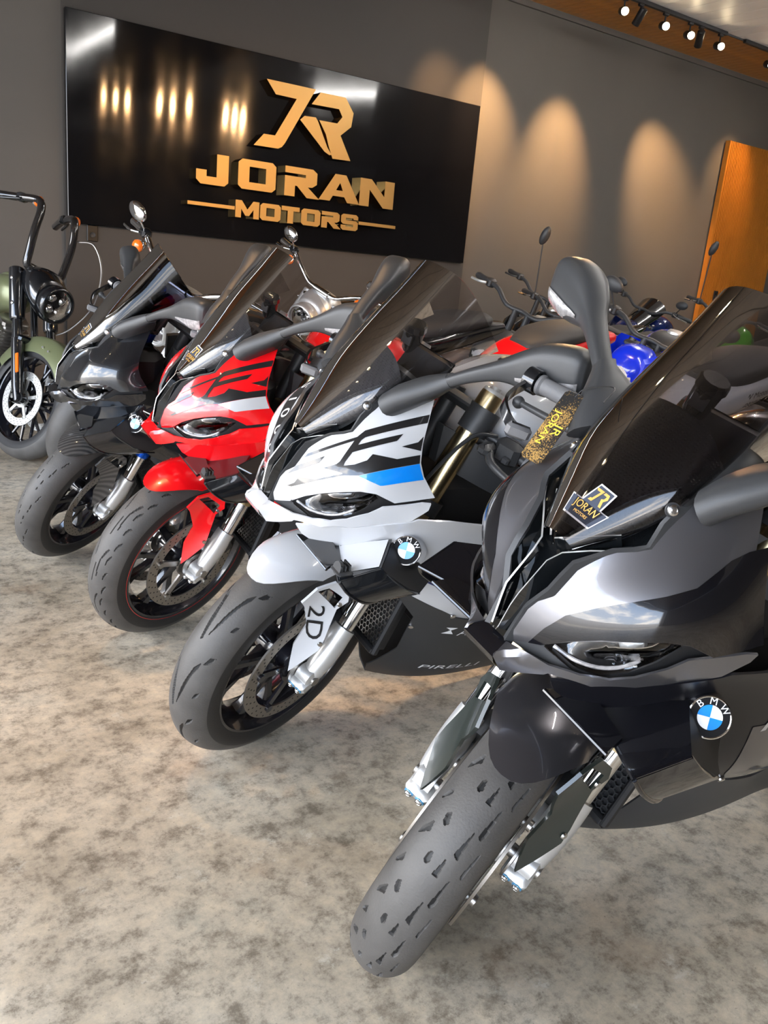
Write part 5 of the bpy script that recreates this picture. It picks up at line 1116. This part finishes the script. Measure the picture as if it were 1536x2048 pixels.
    hbz = c['bar'][0][2]; place('triple_clamp', B().box((fx(.97), 0, .975), (.09, .27, .035), None, 0, .012).box((fx(.62) , 0, .63), (.08, .27, .04), None, 0, .012).tube([(fx(.62), 0, .62), (fx(.98), 0, .98)], .02, 10).tube([(c['bar'][0][0], -.06, hbz), (c['bar'][0][0], .06, hbz)], .022, 14).tube([(fx(1.0), .05, .97), (c['bar'][0][0], .05, hbz)], .016, 10).tube([(fx(1.0), -.05, .97), (c['bar'][0][0], -.05, hbz)], .016, 10).mesh('triple_clamp'), c.get('clampm', chrome), root, S)
    if c.get('cable'): place('cable', B().tube(smooth_path(c['cable'], 8), .0055, 8).mesh('cable'), c.get('cablem', steel), root, S)
    # body
    place('fuel_tank', B().loft(ell_rings(smooth_path([(-.42, 0, .86, .05, .07), (-.50, 0, .865, .105, .10), (-.64, 0, .855, .15, .115), (-.80, 0, .825, .135, .10), (-.95, 0, .785, .08, .06), (-1.0, 0, .77, .05, .04)], 5), 28, 2.3)).mesh('fuel_tank', ang=60), c['paint'], root)
    place('tank_console', B().loft(ell_rings(smooth_path([(-.50, 0, .955, .03, .015), (-.62, 0, .965, .055, .02), (-.80, 0, .925, .05, .015), (-.93, 0, .845, .025, .01)], 4), 18, 2.4)).mesh('tank_console', ang=60), c.get('console', chrome), root)
    place('seat', B().loft(ell_rings(smooth_path([(-.95, 0, .72, .08, .03), (-1.12, 0, .685, .155, .045), (-1.30, 0, .70, .165, .05), (-1.42, 0, .76, .13, .05), (-1.62, 0, .79, .11, .035), (-1.80, 0, .77, .06, .02)], 4), 24, 2.6)).mesh('seat', ang=60), seatm, root)
    en = place('engine', B().box((-.72, 0, .36), (.48, .26, .28), None, 0, .06).rev([(0, .02), (.09, .02), (.11, 0), (.11, -.04)], c=(-.62, -.14, .36), axis=(0, -1, 0), n=28).mesh('engine'), c.get('engm', dark), root)
    for k, (dx, tilt) in enumerate(((-.58, .38), (-.80, -.38))):
        b = B(); Rm = np.array(Matrix.Rotation(tilt, 3, 'Y')); o = arr((dx, 0, .50))
        for q in range(8): b.box(o + Rm @ arr((0, 0, .03 + q * .022)), (.14, .16, .012), Rm, 0, .004)
        b.box(o + Rm @ arr((0, 0, .11)), (.10, .12, .22), Rm, 0, .01); b.box(o + Rm @ arr((0, 0, .225)), (.13, .15, .05), Rm, 0, .015); place('cylinder', b.mesh('cylinder'), c.get('cylm', steel), en)
    place('frame_tube', B().tube(smooth_path([(-.36, 0, .88), (-.42, 0, .60), (-.46, 0, .26), (-.70, 0, .19), (-1.1, 0, .22), (-1.2, 0, .50)], 5), .022, 12).mesh('frame_tube'), c.get('framem', plastic), root)
    rw = std_wheel(root, .32, .085, c['rim'], Matrix.Translation((-1.63, 0, .32)), 9, 0, None, True)
    place('rear_fender', arc_fender(.37, .12, 20, 165, .10, z0=.32).mesh('rear_fender', ang=60), c['paint'], root, Matrix.Translation((-1.63, 0, 0)))
    place('exhaust', B().tube(smooth_path([(-.50, -.12, .58, .02), (-.44, -.15, .40, .022), (-.60, -.18, .24, .024), (-1.0, -.19, .24, .04), (-1.5, -.19, .28, .045), (-1.95, -.19, .32, .045)], 6)[:, :3], smooth_path([(-.50, -.12, .58, .02), (-.44, -.15, .40, .022), (-.60, -.18, .24, .024), (-1.0, -.19, .24, .04), (-1.5, -.19, .28, .045), (-1.95, -.19, .32, .045)], 6)[:, 3], 16).mesh('exhaust'), c.get('exm', chrome), root)
    place('side_stand', B().tube([(-.75, .13, .20), (-.80, .26, c.get('stz', .075))], .011, 8).box((-.80, .265, c.get('stz', .075) - .006), (.06, .04, .008)).mesh('side_stand'), plastic, root)
    return root
def posed(x, y, head, lean, z=0.0): return Matrix.Translation((x, y, z)) @ Matrix.Rotation(math.radians(head), 4, 'Z') @ Matrix.Rotation(-math.radians(lean), 4, 'X')
def naked(label, M, steer, c):
    root = empty('street_motorcycle', M); tag(root, label, 'motorcycle')
    rk = math.radians(25); ax = Vector((-math.sin(rk), 0, math.cos(rk))); o0 = Vector((.10, 0, 0)); S = Matrix.Translation(o0) @ Matrix.Rotation(steer, 4, ax) @ Matrix.Translation(-o0); R = .30; fx = lambda z: -.03 - (z - R) * math.tan(rk)
    w = std_wheel(root, R, .060, rimblack, S @ Matrix.Translation((0, 0, R)), 5, 2)
    place('mudguard', cached('nmud', lambda: arc_fender(.33, .072, 45, 150, .05, z0=.30).mesh('mudguard', ang=60)), c.get('mud', plastic), root, S)
    for s_ in (1, -1):
        fl = place('fork_leg', B().tube([(fx(R), s_ * .10, R), (fx(.5), s_ * .10, .5)], .026, 14).rev([(.012, .022), (.026, .02), (.026, -.02), (.012, -.022)], c=(0, s_ * .10, R), axis=(0, 1, 0), n=18).mesh('fork_leg'), plastic, root, S); place('fork_tube', B().tube([(fx(.48), s_ * .10, .48), (fx(.95), s_ * .10, .95)], .021, 14).mesh('fork_tube'), c.get('forkm', chrome), fl)
    zt = c.get('barz', 1.06); place('triple_clamp', B().box((fx(.93), 0, .93), (.08, .25, .03), None, 0, .01).box((fx(.72), 0, .72), (.08, .25, .03), None, 0, .01).tube([(fx(.72), 0, .72), (fx(.94), 0, .94)], .018, 10).tube([(fx(.93), .04, .93), (fx(.93) - .01, .04, zt)], .018, 10).tube([(fx(.93), -.04, .93), (fx(.93) - .01, -.04, zt)], .018, 10).mesh('triple_clamp'), plastic, root, S)
    hx = fx(.93) - .01
    for s_ in (1, -1):
        hb = place('handlebar', bend_mesh([(hx, 0, zt), (hx + .01, s_ * .10, zt), (hx - .02, s_ * .20, zt + .045), (hx - .06, s_ * .30, zt + .045), (hx - .11, s_ * .40, zt + .035)], .0125, 12).mesh('handlebar', ang=60), plastic, root, S); g1 = arr((hx - .11, s_ * .40, zt + .035)); d = arr((-.05, s_ * .10, -.01)); d /= np.linalg.norm(d)
        place('grip', B().rev([(.013, -.12), (.020, -.118), (.017, -.06), (.019, -.004), (.017, 0), (.015, .012), (0, .014)], c=g1, axis=d, n=16).mesh('grip'), plastic, hb); place('switchgear', B().box(g1 - d * .145, (.05, .05, .045), np.array(Matrix.Rotation(math.atan2(d[1], d[0]) - PI / 2, 3, 'Z')), 0, .008).mesh('switchgear'), plastic, hb)
        place('lever', B().tube(smooth_path([tuple(g1 - d * .14 + arr((.04, 0, 0))), tuple(g1 - d * .09 + arr((.068, 0, -.003))), tuple(g1 - d * .0 + arr((.060, 0, -.010)))], 5), .007, 8).mesh('lever'), c.get('levm', chrome), hb)
        if c.get('mir') and s_ in c.get('mirside', (1, -1)):
            m0 = g1 - d * .15; hgt = c['mir']; mc = m0 + arr((.03, .05 * s_, hgt)); mi = place('mirror', B().sphere(mc, (.018, .058, .036) if not c.get('slim') else (.028, .030, .062), 18, 12, 0, np.array(Matrix.Rotation(.2 * s_, 3, 'X'))).mesh('mirror', ang=60), plastic, root, S); place('mirror_stem', B().tube([tuple(m0), tuple(mc - arr((0, 0, .03)))], .005, 8).mesh('mirror_stem'), plastic, mi)
    hl = place('headlight', B().loft(ell_rings(smooth_path([(fx(.85) + .02, 0, .86, .09, .10), (fx(.85) + .10, 0, .85, .105, .105), (fx(.85) + .17, 0, .83, .09, .085), (fx(.85) + .20, 0, .82, .05, .04)], 3), 22, 3)).mesh('headlight', ang=60), c.get('nose', plastic), root, S if not c.get('fairing') else None); place('lamp_lens', B().sphere((fx(.85) + .175, 0, .825), (.035, .075, .055), 18, 10).mesh('lamp_lens', ang=60), clear_lens, hl)
    if c.get('fairing'):
        place('windscreen', B().loft([[(fx(.9) + .16 - k * .30, math.sin(t_) * (.10 + .06 * k), .90 + k * .26 - (1 - math.cos(t_)) * .10) for t_ in np.linspace(-1.4, 1.4, 13)] + [(fx(.9) + .156 - k * .30, math.sin(t_) * (.097 + .06 * k), .896 + k * .26 - (1 - math.cos(t_)) * .10) for t_ in np.linspace(1.4, -1.4, 13)] for k in (0, .33, .66, 1)]).mesh('windscreen', ang=60), c['fairing'], root)
        for s_ in (1, -1): place('side_fairing', B().loft([[(-.02, s_ * .08, .88), (-.02, s_ * .085, .88), (.02, s_ * .10, .74), (.02, s_ * .095, .74)], [(-.20, s_ * .17, .95), (-.20, s_ * .176, .95), (-.15, s_ * .20, .64), (-.15, s_ * .194, .64)], [(-.42, s_ * .20, .88), (-.42, s_ * .206, .88), (-.48, s_ * .22, .42), (-.48, s_ * .214, .42)], [(-.62, s_ * .18, .70), (-.62, s_ * .186, .70), (-.66, s_ * .19, .40), (-.66, s_ * .184, .40)]]).mesh('side_fairing'), c['tank'], root)
    tk = place('fuel_tank', B().loft(ell_rings(smooth_path([(-.34, 0, .86, .06, .06), (-.42, 0, .90, .135, .10), (-.54, 0, .915, .165, .115), (-.68, 0, .88, .13, .10), (-.80, 0, .82, .07, .05)], 5), 26, 2.5)).mesh('fuel_tank', ang=60), c['tank'], root); place('filler_cap', B().rev([(0, .014), (.034, .014), (.044, .006), (.046, -.012)], c=(-.50, 0, 1.022), axis=(-.05, 0, 1), n=26).mesh('filler_cap'), c.get('cap', silver), tk)
    if c.get('tanktop'): place('tank_cover', B().loft(ell_rings(smooth_path([(-.36, 0, .945, .05, .02), (-.44, 0, .985, .095, .03), (-.58, 0, .995, .10, .032), (-.70, 0, .95, .06, .02)], 4), 20, 2.6)).mesh('tank_cover', ang=60), c['tanktop'], tk)
    if c.get('shroud'):
        for s_ in (1, -1): place('radiator_shroud', B().loft([[(-.16, s_ * .12, .92), (-.16, s_ * .14, .90), (-.10, s_ * .15, .70), (-.10, s_ * .13, .70)], [(-.30, s_ * .17, .97), (-.30, s_ * .19, .95), (-.28, s_ * .20, .62), (-.28, s_ * .18, .62)], [(-.52, s_ * .17, .93), (-.52, s_ * .19, .91), (-.50, s_ * .18, .74), (-.50, s_ * .16, .74)]]).mesh('radiator_shroud'), c['shroud'], root)
    place('seat', B().loft(ell_rings(smooth_path([(-.78, 0, .81, .08, .03), (-.95, 0, .79, .13, .045), (-1.10, 0, .83, .12, .05), (-1.30, 0, .89, .10, .04), (-1.42, 0, .91, .05, .02)], 4), 22, 2.6)).mesh('seat', ang=60), seatm, root)
    place('tail', B().loft(ell_rings(smooth_path([(-.95, 0, .74, .10, .05), (-1.20, 0, .82, .10, .05), (-1.45, 0, .90, .06, .035), (-1.55, 0, .93, .03, .015)], 4), 20, 2.6)).mesh('tail', ang=60), c.get('tailm', c['tank']), root)
    place('engine', cached('neng', lambda: B().box((-.55, 0, .45), (.46, .28, .38), None, 0, .05).box((-.45, 0, .66), (.36, .22, .16), None, 0, .04).box((-.26, 0, .55), (.05, .26, .30), None, 0, .02).mesh('engine')), dark, root)
    place('frame_spar', B().tube(smooth_path([(-.22, .05, .84), (-.40, .16, .74), (-.75, .14, .50)], 4), .022, 10).tube(smooth_path([(-.22, -.05, .84), (-.40, -.16, .74), (-.75, -.14, .50)], 4), .022, 10).mesh('frame_spar'), c.get('framem', plastic), root)
    std_wheel(root, .315, .085, rimblack, Matrix.Translation((-1.42, 0, .315)), 5, 0); place('swingarm', cached('nswing', lambda: B().tube([(-.78, .10, .42), (-1.42, .12, .315)], .026, 10).tube([(-.78, -.10, .42), (-1.42, -.12, .315)], .026, 10).mesh('swingarm')), plastic, root)
    place('exhaust', cached('nex', lambda: B().tube([(-.70, -.14, .30), (-1.0, -.17, .32), (-1.05, -.18, .34), (-1.40, -.20, .46)], [.025, .03, .055, .055], 16).mesh('exhaust')), steel, root)
    place('side_stand', cached('nst', lambda: B().tube([(-.66, .13, .22), (-.70, .26, .068)], .010, 8).box((-.70, .265, .062), (.05, .035, .008)).mesh('side_stand')), plastic, root)
    return root
harley = cruiser('matt army green cruiser with black forks and tall black handlebar at the left edge', posed(.93, 4.84, -86, 9), .42, dict(
    paint=army, rim=rimblack, fork=black, nacelle=black, lampshell=black, tube=black, barm=mat('black_chrome_bar', (.012, .011, .011), .08, coat=1), mirm=black, gripm=black, clampm=black, levm=black, console=army, discm=discbright, disc=2, R=.325, w=.066, rake=27, trail=.12, lampx=.20, lampz=.865, reflect=True, sigm=silver, swm=black, barr=.022, dr=.150, mirrors=False, soff=(.06, .02, .0),
    bar=[(-.25, .07, 1.02), (-.25, .115, 1.03), (-.25, .125, 1.10), (-.255, .130, 1.22), (-.27, .120, 1.33), (-.31, .125, 1.38), (-.44, .16, 1.365), (-.56, .22, 1.34)], cable=[(-.26, .16, 1.27), (-.18, .21, 1.28), (-.10, .25, 1.15), (-.08, .25, .95), (-.14, .20, .78), (-.20, .14, .70)]))
ch = [(-.30, .05, 1.05), (-.30, .12, 1.06), (-.31, .22, 1.12), (-.34, .30, 1.155), (-.37, .38, 1.16), (-.41, .48, 1.15)]
cr = dict(paint=silverp, rim=chrome, fork=silver, nacelle=silver, lampshell=silver, barm=chrome, mirm=chrome, gripm=chrome, levm=chrome, clampm=chrome, bar=ch, swm=black, moff=(.05, .03, .10))
cruiser('silver cruiser with chrome handlebar and oval mirror behind the black sports bike', posed(1.20, 4.30, 180, 11), .50, dict(cr))
cruiser('silver cruiser with chrome handlebar and mirror behind the red sports bike', posed(2.46, 5.12, 180, 11), .50, dict(cr))
naked('black street motorcycle whose grip and silver lever stick up behind the white bike windscreen', posed(2.75, 3.52, 180, 11), .30, dict(tank=black, levm=silver))
naked('black street motorcycle with tall forks against the wall, left of the red tank', posed(4.12, 4.80, 180, 11), .35, dict(tank=black, forkm=silver, barz=1.11, levm=plastic, shroud=black))
naked('red tanked street motorcycle half hidden by the nearest bike mirror', posed(3.70, 4.12, 180, 9), .25, dict(tank=red, mir=.38, slim=True, barz=1.0, mirside=(-1,)))
naked('bright blue street motorcycle with a round silver fuel cap', posed(3.12, 2.92, 180, 10), .30, dict(tank=bluep, tanktop=plastic, mir=.12, levm=silver, cap=silver, shroud=bluep, nose=bluep, barz=.98))
naked('dark navy and white sports motorcycle at the back beyond the bright blue one', posed(5.90, 5.30, 180, 10), .2, dict(tank=navyp, tailm=white, fairing=gasm, mir=.10, nose=navyp))
naked('lime green and white sports motorcycle at the back near the slat panel', posed(5.80, 4.42, 180, 10), .2, dict(tank=greenp, tailm=white, fairing=gasm, mir=.42, slim=True, nose=white, mirside=(-1,)))
